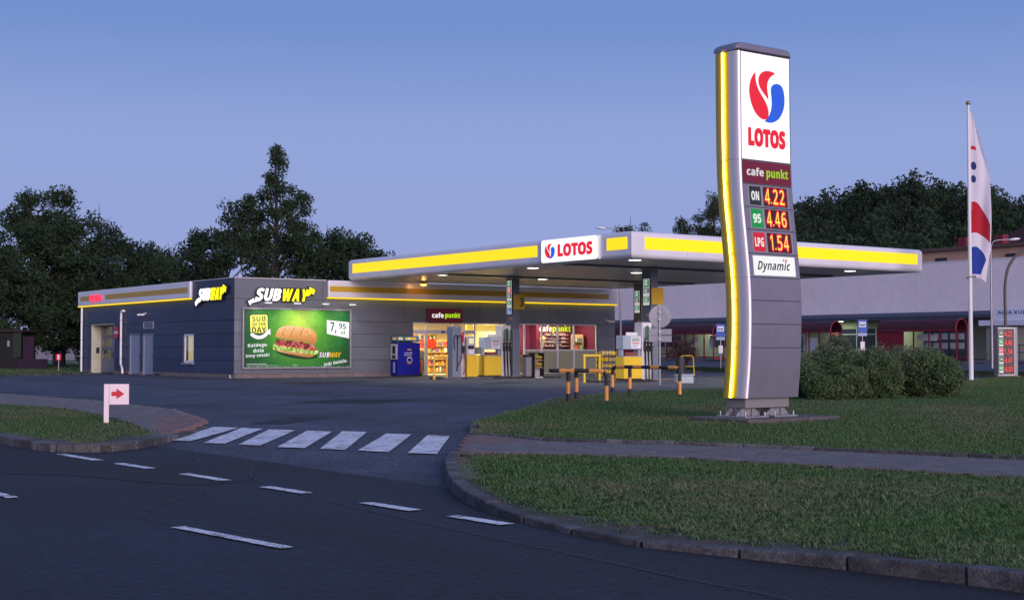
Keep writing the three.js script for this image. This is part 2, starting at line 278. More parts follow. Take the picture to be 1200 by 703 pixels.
const edgeL = [[10.46, -23.80], [9.6, -22.3], [8.58, -20.73], [7.41, -19.20], [6.86, -18.78], [6.55, -18.80], [6.28, -19.05], [6.21, -19.62], [6.14, -20.9], [6.2, -24], [6.4, -32], [6.8, -50]];
kerb('kerb', 'worn broad concrete kerb round the left grass island', edgeL.map(([x, z], i) => [x + (i < 4 ? 0.02 : 0.14), z - (i < 6 ? 0.14 : 0), [0.03, 0.05, 0.09, 0.11, 0.12, 0.12, 0.12, 0.12, 0.12, 0.12, 0.12, 0.12][i]]), { w: 0.26, len: 0.7, seed: 8 });
kerb('kerb', 'pale kerb between forecourt and dark far left lawn', [[12, -70, 0.08], [16.5, -72.5, 0.08], [22, -76.1, 0.08], [24.2, -77.6, 0.08], [28.2, -80.1, 0.08]], { w: 0.15, len: 1.2, seed: 9 });

// ---------------------------------------------------------------- lawns and paving
const pathTop = [[12.52, -18.10], [12.42, -17.0], [12.34, -16.05], [12.82, -15.14], [13.35, -14.31], [13.80, -13.14], [14.16, -12.0], [14.50, -10.94], [14.81, -9.96], [16, -6], [18, 0], [22, 12]];
const pathBot = [[10.2, -15.0], [10.6, -14.6], [10.94, -14.25], [11.40, -13.46], [11.90, -12.75], [12.16, -11.58], [12.44, -10.54], [12.70, -9.59], [12.95, -8.68], [14.2, -5], [16.2, 1], [20, 13]];
const inner = edgeR.map(([x, z], i) => { const a = edgeR[Math.max(0, i - 1)], b = edgeR[Math.min(edgeR.length - 1, i + 1)], dx = b[0] - a[0], dz = b[1] - a[1], l = Math.hypot(dx, dz); return [x + dz / l * 0.1, z - dx / l * 0.1]; });
const lawnLow = inner.slice(5).concat(pathBot.slice().reverse());
const lawnUp = pathTop.concat([[30, 16], [60.5, 16], [60.5, -20], [60.2, -41.3], [52.6, -37.9], [43.2, -36.7], [33.4, -34.3], [29.8, -33.6], [26.3, -31.9], [23.2, -29.7], [18.9, -25.3], [16.4, -22.9], [14.7, -21.2], [13.35, -19.2]]);
const islandTop = [[9.9, -60], [9.95, -45], [9.89, -34.26], [10.24, -30.45], [9.58, -26.19], [8.75, -22.4], [8.48, -21.5]], kerbIn = [[8.56, -21.0], [7.45, -19.42]];
const islandL = islandTop.concat(kerbIn, [ [6.86, -18.95], [6.6, -18.97], [6.36, -19.2], [6.3, -20.5], [6.32, -24], [6.6, -32], [7.0, -50], [7.2, -60]]);
const lawnFar = [[-4, -64], [12, -69.9], [16.5, -72.4], [22, -76.0], [24.2, -77.5], [28.2, -80.0], [29.5, -88], [29.5, -92], [60, -92], [60, -170], [-30, -170], [-30, -64]];
const lawns = [['lawn', lawnLow, 0.04, 'near right lawn between kerb and path'], ['lawn', lawnUp, 0.09, 'right lawn round the tall price pylon'], ['lawn', islandL, 0.09, 'left grass island behind the worn kerb'], ['lawn', lawnFar, 0.05, 'dark grass below the left trees']];
for (const [n, pts, y, lab] of lawns) sheet(pts, y, n, mTurf).userData.label = lab;
sheet([[10.24, -88], [14, -100], [22, -112], [30, -118], [20, -118], [8, -108], [4, -96]].map(([x, z]) => [x + 9, z]), 0.062, 'far_path', mForecourt);

// bare soil with a ragged edge along the kerbs
{
  const r = rng(321), seg = (pts, w0, w1, y) => { const p = smooth(pts, 10), L = [], R = []; p.forEach((q, i) => { const a = p[Math.max(0, i - 1)], b = p[Math.min(p.length - 1, i + 1)], dx = b[0] - a[0], dz = b[1] - a[1], l = Math.hypot(dx, dz) || 1, w = (w0 + (w1 - w0) * i / p.length) * (0.35 + 1.1 * noiseAt(q[0], q[1], 3.1) + 0.35 * (r() - 0.5)); L.push(q); R.unshift([q[0] + dz / l * w, q[1] - dx / l * w]); }); sheet(L.concat(R), y, 'bare_soil', mSoil); };
  seg(inner.slice(7, 20), 0.35, 0.95, 0.046);
  seg([[8.3, -20.6], [7.45, -19.42], [6.86, -18.97], [6.6, -18.99], [6.38, -19.22], [6.32, -20.5], [6.34, -24], [6.5, -30]].reverse(), 0.3, 0.55, 0.096);
}
// block paving: base sheets with small stones laid on them
const mJoint = S([0.10, 0.095, 0.09], 1);
const pathPoly = pathTop.concat(pathBot.slice().reverse()), landing = [[12.3, -18.0], [12.44, -17.9], [12.34, -16.1], [10.9, -14.3], [10.2, -15.05], [11.0, -16.2]];
const paveL = islandTop.slice().reverse().concat([[10.4, -60], [12.3, -50], [12.4, -42.98], [12.72, -36.47], [12.22, -29.55], [10.8, -24.5], [10.5, -23.95], [9.6, -22.45], [8.6, -21.0]]);
sheet(pathPoly, 0.07, 'footpath', mJoint).userData.label = 'paved footpath between the right lawns';
sheet(landing, 0.066, 'footpath', mJoint).userData.label = 'red paved landing at the crossing right end';
sheet(paveL, 0.07, 'footpath', mJoint).userData.label = 'paved footpath behind the left island';
function pavers(polys, y, turn, w, h, colorAt, seed, parentName) {
  const r = rng(seed), pts = [], c = Math.cos(turn), s = Math.sin(turn);
  for (const poly of polys) {
    const xs = poly.map(p => p[0]), zs = poly.map(p => p[1]), cx = (Math.min(...xs) + Math.max(...xs)) / 2, cz = (Math.min(...zs) + Math.max(...zs)) / 2, R = Math.hypot(Math.max(...xs) - cx, Math.max(...zs) - cz);
    for (let a = -Math.ceil(R / h); a <= R / h; a++) for (let b = -Math.ceil(R / w); b <= R / w; b++) {
      const u = (b + (a % 2 ? 0.5 : 0)) * w, v = a * h, x = cx + u * c + v * s, z = cz - u * s + v * c;
      if (Math.hypot(x, z) < 48 && z > -44 && z < 1 && inside(poly, x, z)) pts.push([x, z]);
    }
  }
  const g = new RoundedBoxGeometry(w - 0.008, 0.05, h - 0.008, 1, 0.006), im = new THREE.InstancedMesh(g, S([1, 1, 1], 0.9), pts.length), m = new THREE.Matrix4(), q = new THREE.Quaternion(), e = new THREE.Euler();
  pts.forEach(([x, z], i) => { q.setFromEuler(e.set((r() - 0.5) * 0.02, turn, (r() - 0.5) * 0.02)); m.compose(new THREE.Vector3(x, y - 0.02 + (r() - 0.5) * 0.006, z), q, new THREE.Vector3(1, 1, 1)); im.setMatrixAt(i, m); im.setColorAt(i, colorAt(x, z, r)); });
  im.name = numbered(parentName); im.userData.kind = 'stuff'; im.castShadow = im.receiveShadow = true; scene.add(im); return im;
}
const greyStone = r => { const k = 0.10 + r() * 0.045; return lin(k * 1.01, k, k * 0.99); }, redStone = r => { const k = 0.11 + r() * 0.04; return lin(k * 1.2, k * 0.80, k * 0.78); };
tag(pavers([pathPoly], 0.09, -1.224, 0.2, 0.1, (x, z, r) => (z < -16.2 ? redStone(r) : greyStone(r)), 21, 'paving_stones'), 'grey and red block paving of the right footpath', 'paving');
tag(pavers([landing], 0.084, -1.224, 0.2, 0.1, (x, z, r) => redStone(r), 22, 'paving_stones'), 'red block paving beside the crossing right end', 'paving');
tag(pavers([paveL], 0.09, 0.1, 0.2, 0.1, (x, z, r) => (z > -26.6 && (x - 8.5) * 0.9 + (z + 21.4) * 0.35 > 0.1 ? redStone(r) : greyStone(r)), 23, 'paving_stones'), 'grey and red block paving behind the left island', 'paving');

// grass blades: uncountable
function tuft(seed, n, hgt, spread) {
  const r = rng(seed), pos = [], nor = [];
  for (let i = 0; i < n; i++) {
    const a = r() * 6.283, d = r() * spread, x = Math.cos(a) * d, z = Math.sin(a) * d, h = hgt * (0.5 + r() * 0.7), t = r() * 6.283, w = 0.0022 + r() * 0.0024, lx = (r() - 0.5) * h * 1.3, lz = (r() - 0.5) * h * 1.3;
    const cx = Math.cos(t) * w, cz = Math.sin(t) * w;
    pos.push(x - cx, 0, z - cz, x + cx, 0, z + cz, x + lx * 0.4 + cx * 0.8, h * 0.6, z + lz * 0.4 + cz * 0.8, x - cx, 0, z - cz, x + lx * 0.4 + cx * 0.8, h * 0.6, z + lz * 0.4 + cz * 0.8, x + lx, h, z + lz);
    for (let k = 0; k < 6; k++) nor.push(0, 1, 0);
  }
  const g = new THREE.BufferGeometry(); g.setAttribute('position', new THREE.Float32BufferAttribute(pos, 3)); g.setAttribute('normal', new THREE.Float32BufferAttribute(nor, 3)); return g;
}
const mBlade = new THREE.MeshPhysicalMaterial({ color: 0xffffff, roughness: 0.9, transmission: 0.3, thickness: 0, specularIntensity: 0.1 });
function grass(poly, y, count, geo, accept, seed, label, scale) {
  const r = rng(seed), xs = poly.map(p => p[0]), zs = poly.map(p => p[1]), list = [];
  const fwd = [Math.sin(YAW), -Math.cos(YAW)], x0 = Math.max(-30, Math.min(...xs)), x1 = Math.min(62, Math.max(...xs)), z0 = Math.max(-128, Math.min(...zs)), z1 = Math.min(4, Math.max(...zs));
  let tries = 0;
  while (list.length < count && tries++ < count * 60) {
    const x = x0 + r() * (x1 - x0), z = z0 + r() * (z1 - z0), d = x * fwd[0] + z * fwd[1], s = x * Math.cos(YAW) + z * Math.sin(YAW);
    if (d < 3 || Math.abs(s) > d * 0.42 + 1.5 || !inside(poly, x, z)) continue;
    if (r() > accept(x, z, d)) continue;
    list.push([x, z]);
  }
  const im = new THREE.InstancedMesh(geo, mBlade, list.length), m = new THREE.Matrix4(), q = new THREE.Quaternion(), up = new THREE.Vector3(0, 1, 0);
  list.forEach(([x, z], i) => {
    const dry = clamp((noiseAt(x, z, 13) - 0.5) * 3 + (noiseMid(x, z, 4) - 0.5) * 1.6 + 0.2), k = (0.75 + r() * 0.5), sc = scale(x, z) * (0.6 + r() * 0.5 + (r() < 0.06 ? 0.7 : 0));
    q.setFromAxisAngle(up, r() * 6.283); m.compose(new THREE.Vector3(x, y - 0.004, z), q, new THREE.Vector3(sc, sc * (0.7 + r() * 0.5), sc)); im.setMatrixAt(i, m);
    im.setColorAt(i, lin((0.27 + 0.20 * dry) * k, (0.43 + 0.03 * dry) * k, (0.13 + 0.08 * dry) * k));
  });
  im.name = numbered('grass'); im.userData.kind = 'stuff'; im.userData.label = label; im.userData.category = 'grass'; im.castShadow = im.receiveShadow = true; scene.add(im);
}
const tNear = tuft(61, 30, 0.032, 0.09), tFar = tuft(62, 38, 0.042, 0.18);
const bare = (x, z) => clamp((distTo(inner, x, z) - 0.12 - 0.75 * clamp((noiseMid(x, z, 2.3) - 0.32) * 2.2) * (z > -9.5 ? 1 : 0.35)) * 4);
grass(lawnLow, 0.04, 44000, tNear, (x, z, d) => bare(x, z) * (0.12 + 0.88 * clamp((noiseMid(x, z, 3) * 0.6 + noiseAt(x, z, 7) * 0.4 - 0.38) * 5)), 71, 'short mown grass of the near right lawn', () => 1);
grass(lawnUp, 0.09, 70000, tFar, (x, z, d) => Math.min(1, 26 / d) * (0.2 + 0.8 * clamp((noiseMid(x, z, 5) * 0.6 + noiseAt(x, z, 11) * 0.4 - 0.38) * 5)) * (Math.abs(x - 18.9) < 1.3 && Math.abs(z + 18.2) < 1.1 ? 0.25 : 1), 72, 'short mown grass round the price pylon', (x, z) => 0.9);
grass(islandL, 0.09, 26000, tFar, (x, z) => clamp((distTo(edgeL, x, z) - 0.35 - 0.7 * clamp((noiseMid(x, z, 2.1) - 0.35) * 2)) * 3) * (0.4 + 0.6 * clamp((noiseMid(x, z, 4) - 0.28) * 3)), 73, 'short grass on the left island', () => 0.8);
grass(lawnFar, 0.05, 16000, tFar, (x, z, d) => Math.min(1, 80 / d), 74, 'dark grass under the far left trees', () => 2.0);

// ---------------------------------------------------------------- the street beyond the station
function strip(name, label, x0, x1, z0, z1, mat, lift) {
  const n = Math.max(2, Math.ceil((x1 - x0) / 2)), pos = [], idx = [];
  for (let i = 0; i <= n; i++) { const x = x0 + (x1 - x0) * i / n; pos.push(x, rise(x) + lift, z0, x, rise(x) + lift, z1); }
  for (let i = 0; i < n; i++) idx.push(i * 2, i * 2 + 1, i * 2 + 2, i * 2 + 2, i * 2 + 1, i * 2 + 3);
  const g = new THREE.BufferGeometry(); g.setAttribute('position', new THREE.Float32BufferAttribute(pos, 3)); g.setIndex(idx); g.computeVertexNormals();
  const m = structure(name, uvBox(g.toNonIndexed()), mat); m.userData.label = label; return m;
}
strip('verge', 'grass verge beyond the forecourt exit', 61.7, 66, 30, -150, mTerrain, 0.03);
strip('street', 'street in front of the bus shelters', 66, 74.4, 30, -150, mForecourt, -0.02);
strip('pavement', 'pavement under the bus shelters', 74.7, 97, 30, -150, mKerb[1], 0.06);
kerb('kerb', 'kerb at the forecourt exit verge', [[61.6, 0, 0.1], [61.6, -50, 0.1], [61.6, -110, 0.1]], { w: 0.16, len: 2, seed: 12 });
kerb('kerb', 'kerb along the bus shelter pavement', [[74.55, 0, 0.66], [74.55, -50, 0.66], [74.55, -125, 0.66]], { w: 0.18, len: 2, base: 0.4, seed: 13 });
{
  const r = rng(88), im = new THREE.InstancedMesh(tFar, mBlade, 9000), m = new THREE.Matrix4(), q = new THREE.Quaternion();
  for (let i = 0; i < 9000; i++) { const x = 61.8 + r() * 4.1, z = -36 - r() * 64, s = 1.2 + r(); m.compose(new THREE.Vector3(x, rise(x) + 0.025, z), q.setFromAxisAngle(new THREE.Vector3(0, 1, 0), r() * 6.3), new THREE.Vector3(s, s, s)); im.setMatrixAt(i, m); const k = 0.8 + r() * 0.4; im.setColorAt(i, lin(0.065 * k, 0.125 * k, 0.03 * k)); }
  im.name = numbered('grass'); im.userData = { kind: 'stuff', label: 'grass on the verge before the bus shelters', category: 'grass' }; scene.add(im);
}
// ================================================================ station building
const FZ = -64.08, LX = 29.73, RX = 54.35, BZ = -86.4, OX0 = 40.15, OX1 = 53.05, OH = 2.9;
const rows = [0.2, 0.88, 1.55, 2.22, 2.89, 3.94, 4.97];
{
  const b = thing('station_building', 'long grey panelled flat-roofed shop building behind the pumps', 'building');
  // front wall: core with the shopfront opening, cladding panels set proud of it
  const fw = M('front_wall', [bx(LX + 0.04, 0, FZ - 0.3, OX0, 4.95, FZ - 0.04), bx(OX1, 0, FZ - 0.3, RX - 0.04, 4.95, FZ - 0.04), bx(OX0, OH, FZ - 0.3, OX1, 4.95, FZ - 0.04)], mWallCore, b);
  const r = rng(7), gap = 0.018;
  const pan = (x0, x1, y0, y1) => M('panel', bx(x0 + gap / 2, y0 + gap / 2, FZ - 0.035, x1 - gap / 2, y1 - gap / 2, FZ, 0.006), mPanel[Math.floor(r() * 3)], fw);
  for (let k = 0; k < 6; k++) {
    const segs = k < 4 ? [[LX, OX0], [OX1, RX]] : [[LX, RX]];
    for (const [a, c] of segs) { const n = Math.max(1, Math.round((c - a) / 5.2)); for (let i = 0; i < n; i++) pan(a + (c - a) * i / n, a + (c - a) * (i + 1) / n, rows[k], rows[k + 1]); }
  }
  for (const [a, c] of [[LX, OX0], [OX1, RX]]) M('plinth', bx(a, -0.05, FZ - 0.03, c, 0.2, FZ + 0.012), mPlinth, fw);
  // side wall with openings: garage door, two doors, window  (z from, z to, y0, y1)
  const op = [[-84.5, -80.55, 0, 2.97], [-78.2, -76.5, 0, 2.33], [-76.15, -74.55, 0, 2.33], [-70.4, -69.0, 0.69, 2.26]];
  const sw = new THREE.Group(); sw.name = 'side_wall'; b.add(sw);
  const zs = [BZ, ...op.flatMap(o => [o[0], o[1]]), FZ], core = [];
  for (let i = 0; i < zs.length - 1; i += 2) core.push(bx(LX + 0.04, 0, zs[i] - 0.0, LX + 0.3, 4.95, zs[i + 1] - (i === zs.length - 2 ? 0.3 : 0)));
  for (const [a, c, y0, y1] of op) { core.push(bx(LX + 0.04, y1, a, LX + 0.3, 4.95, c)); if (y0 > 0) core.push(bx(LX + 0.04, 0, a, LX + 0.3, y0, c)); }
  M('wall_core', core, mWallCore, sw);
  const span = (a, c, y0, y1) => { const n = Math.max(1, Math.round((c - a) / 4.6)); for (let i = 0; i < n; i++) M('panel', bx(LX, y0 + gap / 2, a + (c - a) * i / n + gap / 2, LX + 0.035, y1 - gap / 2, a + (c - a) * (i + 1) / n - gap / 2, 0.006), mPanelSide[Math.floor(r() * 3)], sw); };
  for (let k = 0; k < 6; k++) {
    const y0 = rows[k], y1 = rows[k + 1]; let at = BZ;
    for (const [a, c, o0, o1] of op) {
      if (o1 <= y0 + 0.02 || o0 >= y1) continue;
      if (a > at) span(at, a, y0, y1);
      if (o1 < y1 - 0.05) span(a, c, o1, y1);
      if (o0 > y0 + 0.05) span(a, c, y0, o0);
      at = c;
    }
    span(at, FZ - 0.002, y0, y1);
  }
  const pl = []; { let at = BZ; for (const [a, c, o0] of op) if (o0 === 0) { pl.push(bx(LX - 0.012, -0.05, at, LX + 0.03, 0.2, a)); at = c; } pl.push(bx(LX - 0.012, -0.05, at, LX + 0.03, 0.2, FZ + 0.012)); }
  for (const g of pl) M('plinth', g, mPlinth, sw);
  // reveals
  M('garage_reveal', [bx(LX + 0.02, 0, -84.5, LX + 0.75, 2.95, -84.42), bx(LX + 0.02, 2.9, -84.42, LX + 0.75, 2.96, -80.63), bx(LX + 0.02, 0, -80.63, LX + 0.75, 2.95, -80.56)], mCream, sw);
  M('rear_wall', bx(LX + 0.3, 0, BZ, RX, 4.9, BZ + 0.25), mWallCore, b);
  M('end_wall', bx(RX - 0.3, 0, BZ + 0.25, RX - 0.04, 4.95, FZ - 0.3), mWarehouse, b);
  const rf = M('roof', bx(LX + 0.3, 4.6, BZ + 0.25, RX - 0.3, 4.75, FZ - 0.3), mDark, b);
  M('parapet_cap', [bx(LX - 0.03, 4.97, FZ - 0.32, 34.86, 5.0, FZ + 0.03), bx(LX - 0.03, 4.97, -69.2, LX + 0.32, 5.0, FZ - 0.32)], mSilver, rf);
  // bright fascia bands with a gold stripe and a glowing edge
  const ff = M('front_fascia', bx(34.9, 4.1, FZ - 0.02, 54.42, 4.99, FZ + 0.16, 0.05), mSilver, b);
  M('stripe', bx(34.98, 4.40, FZ + 0.158, 53.75, 4.69, FZ + 0.166), mOchre, ff);
  M('light_edge', bx(34.88, 4.045, FZ + 0.02, 54.42, 4.098, FZ + 0.165), mYellowGlow, ff);
  const sf = M('side_fascia', bx(LX - 0.16, 4.1, BZ - 0.06, LX + 0.02, 4.99, -69.2, 0.05), mSilver, b);
  M('stripe', [bx(LX - 0.166, 4.39, -86.0, LX - 0.158, 4.68, -84.35), bx(LX - 0.166, 4.39, -81.65, LX - 0.158, 4.68, -69.45)], mOchre, sf);
  M('light_edge', bx(LX - 0.165, 4.045, BZ - 0.06, LX - 0.02, 4.098, -69.2), mYellowGlow, sf);
  const led = (x, z, w, turn) => { const l = new THREE.RectAreaLight(lin(1, 0.8, 0.05), 1.6, w, 0.08); l.position.set(x, 4.03, z); l.rotation.set(-Math.PI / 2, 0, turn); scene.add(l); };
  led(44.65, FZ + 0.1, 19.4, 0); led(LX - 0.1, -77.8, 17, Math.PI / 2);
  // garage door: four sections, three of them glazed
  const gd = new THREE.Group(); gd.name = 'garage_door'; b.add(gd); const gx = LX + 0.62;
  const mDoor = S([0.16, 0.18, 0.22], 0.45, { metalness: 0.2 });
  M('backing_wall', bx(gx + 2.5, 0, -84.6, gx + 2.6, 3.2, -80.4), mCream, gd);
  for (let i = 0; i < 4; i++) {
    const y0 = 0.03 + i * 0.725, y1 = y0 + 0.715;
    if (i === 0) M('door_section', bx(gx, y0, -84.42, gx + 0.05, y1, -80.63, 0.01), mDoor, gd);
    else {
      M('door_section', [bx(gx, y0, -84.42, gx + 0.05, y0 + 0.1, -80.63), bx(gx, y1 - 0.1, -84.42, gx + 0.05, y1, -80.63), bx(gx, y0 + 0.1, -84.42, gx + 0.05, y1 - 0.1, -84.3), bx(gx, y0 + 0.1, -80.75, gx + 0.05, y1 - 0.1, -80.63), bx(gx, y0 + 0.1, -82.56, gx + 0.05, y1 - 0.1, -82.48)], mDoor, gd);
      M('door_pane', bx(gx + 0.02, y0 + 0.1, -84.3, gx + 0.03, y1 - 0.1, -80.75), mPane, gd);
    }
  }
  const gl = new THREE.RectAreaLight(lin(1, 0.86, 0.62), 2.2, 3, 0.3); gl.position.set(gx + 1.4, 3.1, -82.5); gl.rotation.set(-Math.PI / 2, 0, Math.PI / 2); scene.add(gl);
  M('tube_lamp', bx(gx + 1.25, 3.12, -84, gx + 1.55, 3.18, -81), glow(1, 0.9, 0.7, 1), gd);
  // two steel doors
  const mSteelDoor = S([0.26, 0.31, 0.38], 0.42, { metalness: 0.15 });
  for (const [a, c] of [[-78.2, -76.5], [-76.15, -74.55]]) {
    const d = M('door', bx(LX + 0.10, 0.02, a + 0.09, LX + 0.15, 2.25, c - 0.09, 0.008), mSteelDoor, b);
    M('door_frame', [bx(LX + 0.05, 0, a, LX + 0.16, 2.33, a + 0.085), bx(LX + 0.05, 0, c - 0.085, LX + 0.16, 2.33, c), bx(LX + 0.05, 2.255, a + 0.085, LX + 0.16, 2.33, c - 0.085)], mSteelDoor, d);
    M('handle', [bx(LX + 0.04, 1.02, c - 0.24, LX + 0.095, 1.06, c - 0.12, 0.01), bx(LX + 0.06, 0.95, c - 0.16, LX + 0.1, 1.12, c - 0.12, 0.008)], mDark, d);
  }
  M('warning_sticker', bx(LX + 0.096, 1.95, -75.8, LX + 0.1, 2.07, -75.66), mRed, b);
  // lit window
  const wn = M('window', [bx(LX + 0.05, 0.72, -70.38, LX + 0.13, 2.24, -70.26), bx(LX + 0.05, 0.72, -69.14, LX + 0.13, 2.24, -69.02), bx(LX + 0.05, 0.72, -70.26, LX + 0.13, 0.84, -69.14), bx(LX + 0.05, 2.12, -70.26, LX + 0.13, 2.24, -69.14)], mWhite, b);
  M('pane', bx(LX + 0.08, 0.84, -70.26, LX + 0.09, 2.12, -69.14), mPane, wn);
  M('sill', bx(LX - 0.09, 0.66, -70.45, LX + 0.1, 0.695, -68.95, 0.01), mSilver, wn);
  M('blind', bx(LX + 0.26, 0.8, -70.3, LX + 0.27, 2.2, -69.1), glow(0.62, 0.50, 0.26, 0.55), wn).name = 'lit_window_blind';
  // vent grille
  const vg = M('vent', [bx(LX - 0.03, 2.58, -75.95, LX + 0.02, 2.63, -74.5), bx(LX - 0.03, 2.93, -75.95, LX + 0.02, 2.98, -74.5), bx(LX - 0.03, 2.63, -75.95, LX + 0.02, 2.93, -75.9), bx(LX - 0.03, 2.63, -74.55, LX + 0.02, 2.93, -74.5)], mSteel, b);
  for (let i = 0; i < 5; i++) M('slat', bx(LX - 0.02, 2.65 + i * 0.057, -75.9, LX + 0.01, 2.675 + i * 0.057, -74.55), mSteel, vg);
  // downpipes
  for (const [z, y1, kink] of [[-85.85, 4.0, 0], [-79.15, 3.65, 1]]) {
    const d = M('downpipe', tube(kink ? [[LX + 0.02, y1 - 0.02, z + 0.25], [LX - 0.1, y1, z + 0.2], [LX - 0.11, y1 - 0.2, z], [LX - 0.11, 1, z], [LX - 0.11, 0.6, z], [LX - 0.13, 0.35, z + 0.28], [LX - 0.13, 0.03, z + 0.34]] : [[LX - 0.11, y1, z], [LX - 0.11, 2, z], [LX - 0.11, 0.03, z]], 0.07, 40, 10, 0.3), mSilver, b);
    for (const y of [0.9, 2.0, 3.1]) M('clip', cyl(LX - 0.11, y, y + 0.05, z, 0.085, 0.085, 10), mSteel, d);
  }
  M('wall_hydrant', [cyl(LX - 0.09, 0.02, 0.16, FZ - 0.25, 0.05), bx(LX - 0.14, 0.0, FZ - 0.32, LX - 0.02, 0.04, FZ - 0.18)], mSteel, b);
  for (const [a, c] of [[-78.6, -78.3], [-74.0, -73.4]]) M('drain_grate', bx(LX - 0.12, 0.01, a, LX - 0.014, 0.11, c), mBlack, b);

  // ---- shopfront: aluminium frame, panes, frosted lower panes
  const sh = new THREE.Group(); sh.name = 'shopfront'; b.add(sh);
  const zf = FZ - 0.16, fr = (x0, y0, x1, y1, d = 0.08) => M('frame', bx(x0, y0, zf - d / 2, x1, y1, zf + d / 2, 0.006), mSilver, sh);
  fr(OX0, 0, OX0 + 0.08, OH); fr(OX1 - 0.08, 0, OX1, OH); fr(OX0 + 0.08, OH - 0.07, OX1 - 0.08, OH); fr(OX0 + 0.08, 0.0, 40.98, 0.09); fr(44.3, 0, OX1 - 0.08, 0.09);
  fr(40.98, 0, 41.12, 2.28, 0.12); fr(42.75, 0, 42.87, 2.28); fr(44.2, 0, 44.3, OH - 0.07); fr(OX0 + 0.08, 2.28, 44.2, 2.48, 0.16);
  for (const x of [41.1, 42.8]) fr(x, 2.48, x + 0.06, OH - 0.07, 0.07);
  const mull = [46.0, 47.72, 48.95, 50.12, 51.32];
  for (const x of mull) fr(x - 0.05, 0.09, x + 0.05, OH - 0.07);
  fr(47.77, 1.34, OX1 - 0.08, 1.42, 0.07);
  const pane = (x0, y0, x1, y1, m = mPane) => M('pane', bx(x0, y0, zf - 0.006, x1, y1, zf + 0.006), m, sh);
  pane(OX0 + 0.08, 0.09, 40.98, 2.28); pane(42.87, 0.09, 44.2, 2.28);                     // the sliding leaf beside stands open
  for (const [a, c] of [[OX0 + 0.08, 41.1], [41.16, 42.8], [42.86, 44.2]]) pane(a, 2.48, c, OH - 0.07);
  pane(44.3, 0.09, 45.95, OH - 0.07); pane(46.05, 0.09, 47.67, OH - 0.07);
  const ms = [47.77, 48.90, 49.0, 50.07, 50.17, 51.27, 51.37, OX1 - 0.08];
  for (let i = 0; i < 8; i += 2) { pane(ms[i], 1.42, ms[i + 1], OH - 0.07); pane(ms[i], 0.09, ms[i + 1], 1.34, mFrost); }
  M('door_film', bx(OX0 + 0.1, 0.1, zf - 0.012, 40.96, 1.35, zf - 0.008), mFrost, sh);
  M('motion_sensor', bx(42.0, 2.33, zf + 0.08, 42.2, 2.42, zf + 0.14, 0.02), mBlack, sh);
  M('shopfront_sill', bx(OX0, 0, FZ - 0.3, OX1, 0.03, FZ - 0.02), mPlinth, sh);
  // ---- the room behind it
  const rm = new THREE.Group(); rm.name = 'shop_interior'; b.add(rm);
  const z1 = -71.2, mWarm = S([0.62, 0.54, 0.34], 0.8), mPlum = S([0.16, 0.008, 0.05], 0.6);
  M('floor', bx(39.9, 0.0, z1, 53.3, 0.02, FZ - 0.3), S([0.34, 0.32, 0.29], 0.35), rm);
  M('ceiling', bx(39.9, 3.15, z1, 53.3, 3.25, FZ - 0.3), S([0.7, 0.68, 0.62], 0.9), rm);
  M('back_wall', bx(39.9, 0, z1 - 0.1, 47.6, 3.15, z1), mWarm, rm);
  M('back_wall', bx(47.66, 0.02, -66.75, 53.19, 3.15, -66.65), mPlum, rm);
  for (const g of [bx(39.9, 0.02, z1, 40.0, 3.15, FZ - 0.3), bx(47.55, 0.02, z1, 47.65, 3.15, -65.9)]) M('partition', g, mWarm, rm);
  for (const g of [bx(53.2, 0.02, z1, 53.3, 3.15, FZ - 0.3), bx(49.92, 1.0, -66.64, 50.08, 3.15, -66.0)]) M('partition', g, mPlum, rm);
  M('bulkhead', bx(44.3, 2.45, FZ - 1.1, 47.4, 2.8, FZ - 0.95), glow(0.95, 0.62, 0.10, 0.5), rm).name = 'light_bulkhead';
  for (const [x, z, w, l, k, c] of [[42.2, -66.2, 3.2, 1.0, 25, [1, 0.80, 0.45]], [42.2, -69.2, 3.2, 1.0, 22, [1, 0.80, 0.45]], [45.8, -67.5, 2.4, 1.2, 20, [1, 0.78, 0.42]], [50.4, -65.4, 4.4, 0.7, 13, [1, 0.82, 0.62]]]) {
    M('ceiling_light', bx(x - w / 2, 3.1, z - l / 2, x + w / 2, 3.14, z + l / 2), glow(c[0], c[1], c[2], 1.5), rm);
    const al = new THREE.RectAreaLight(lin(...c), k, w, l); al.position.set(x, 3.08, z); al.rotation.set(-Math.PI / 2, 0, 0); scene.add(al);
  }
}
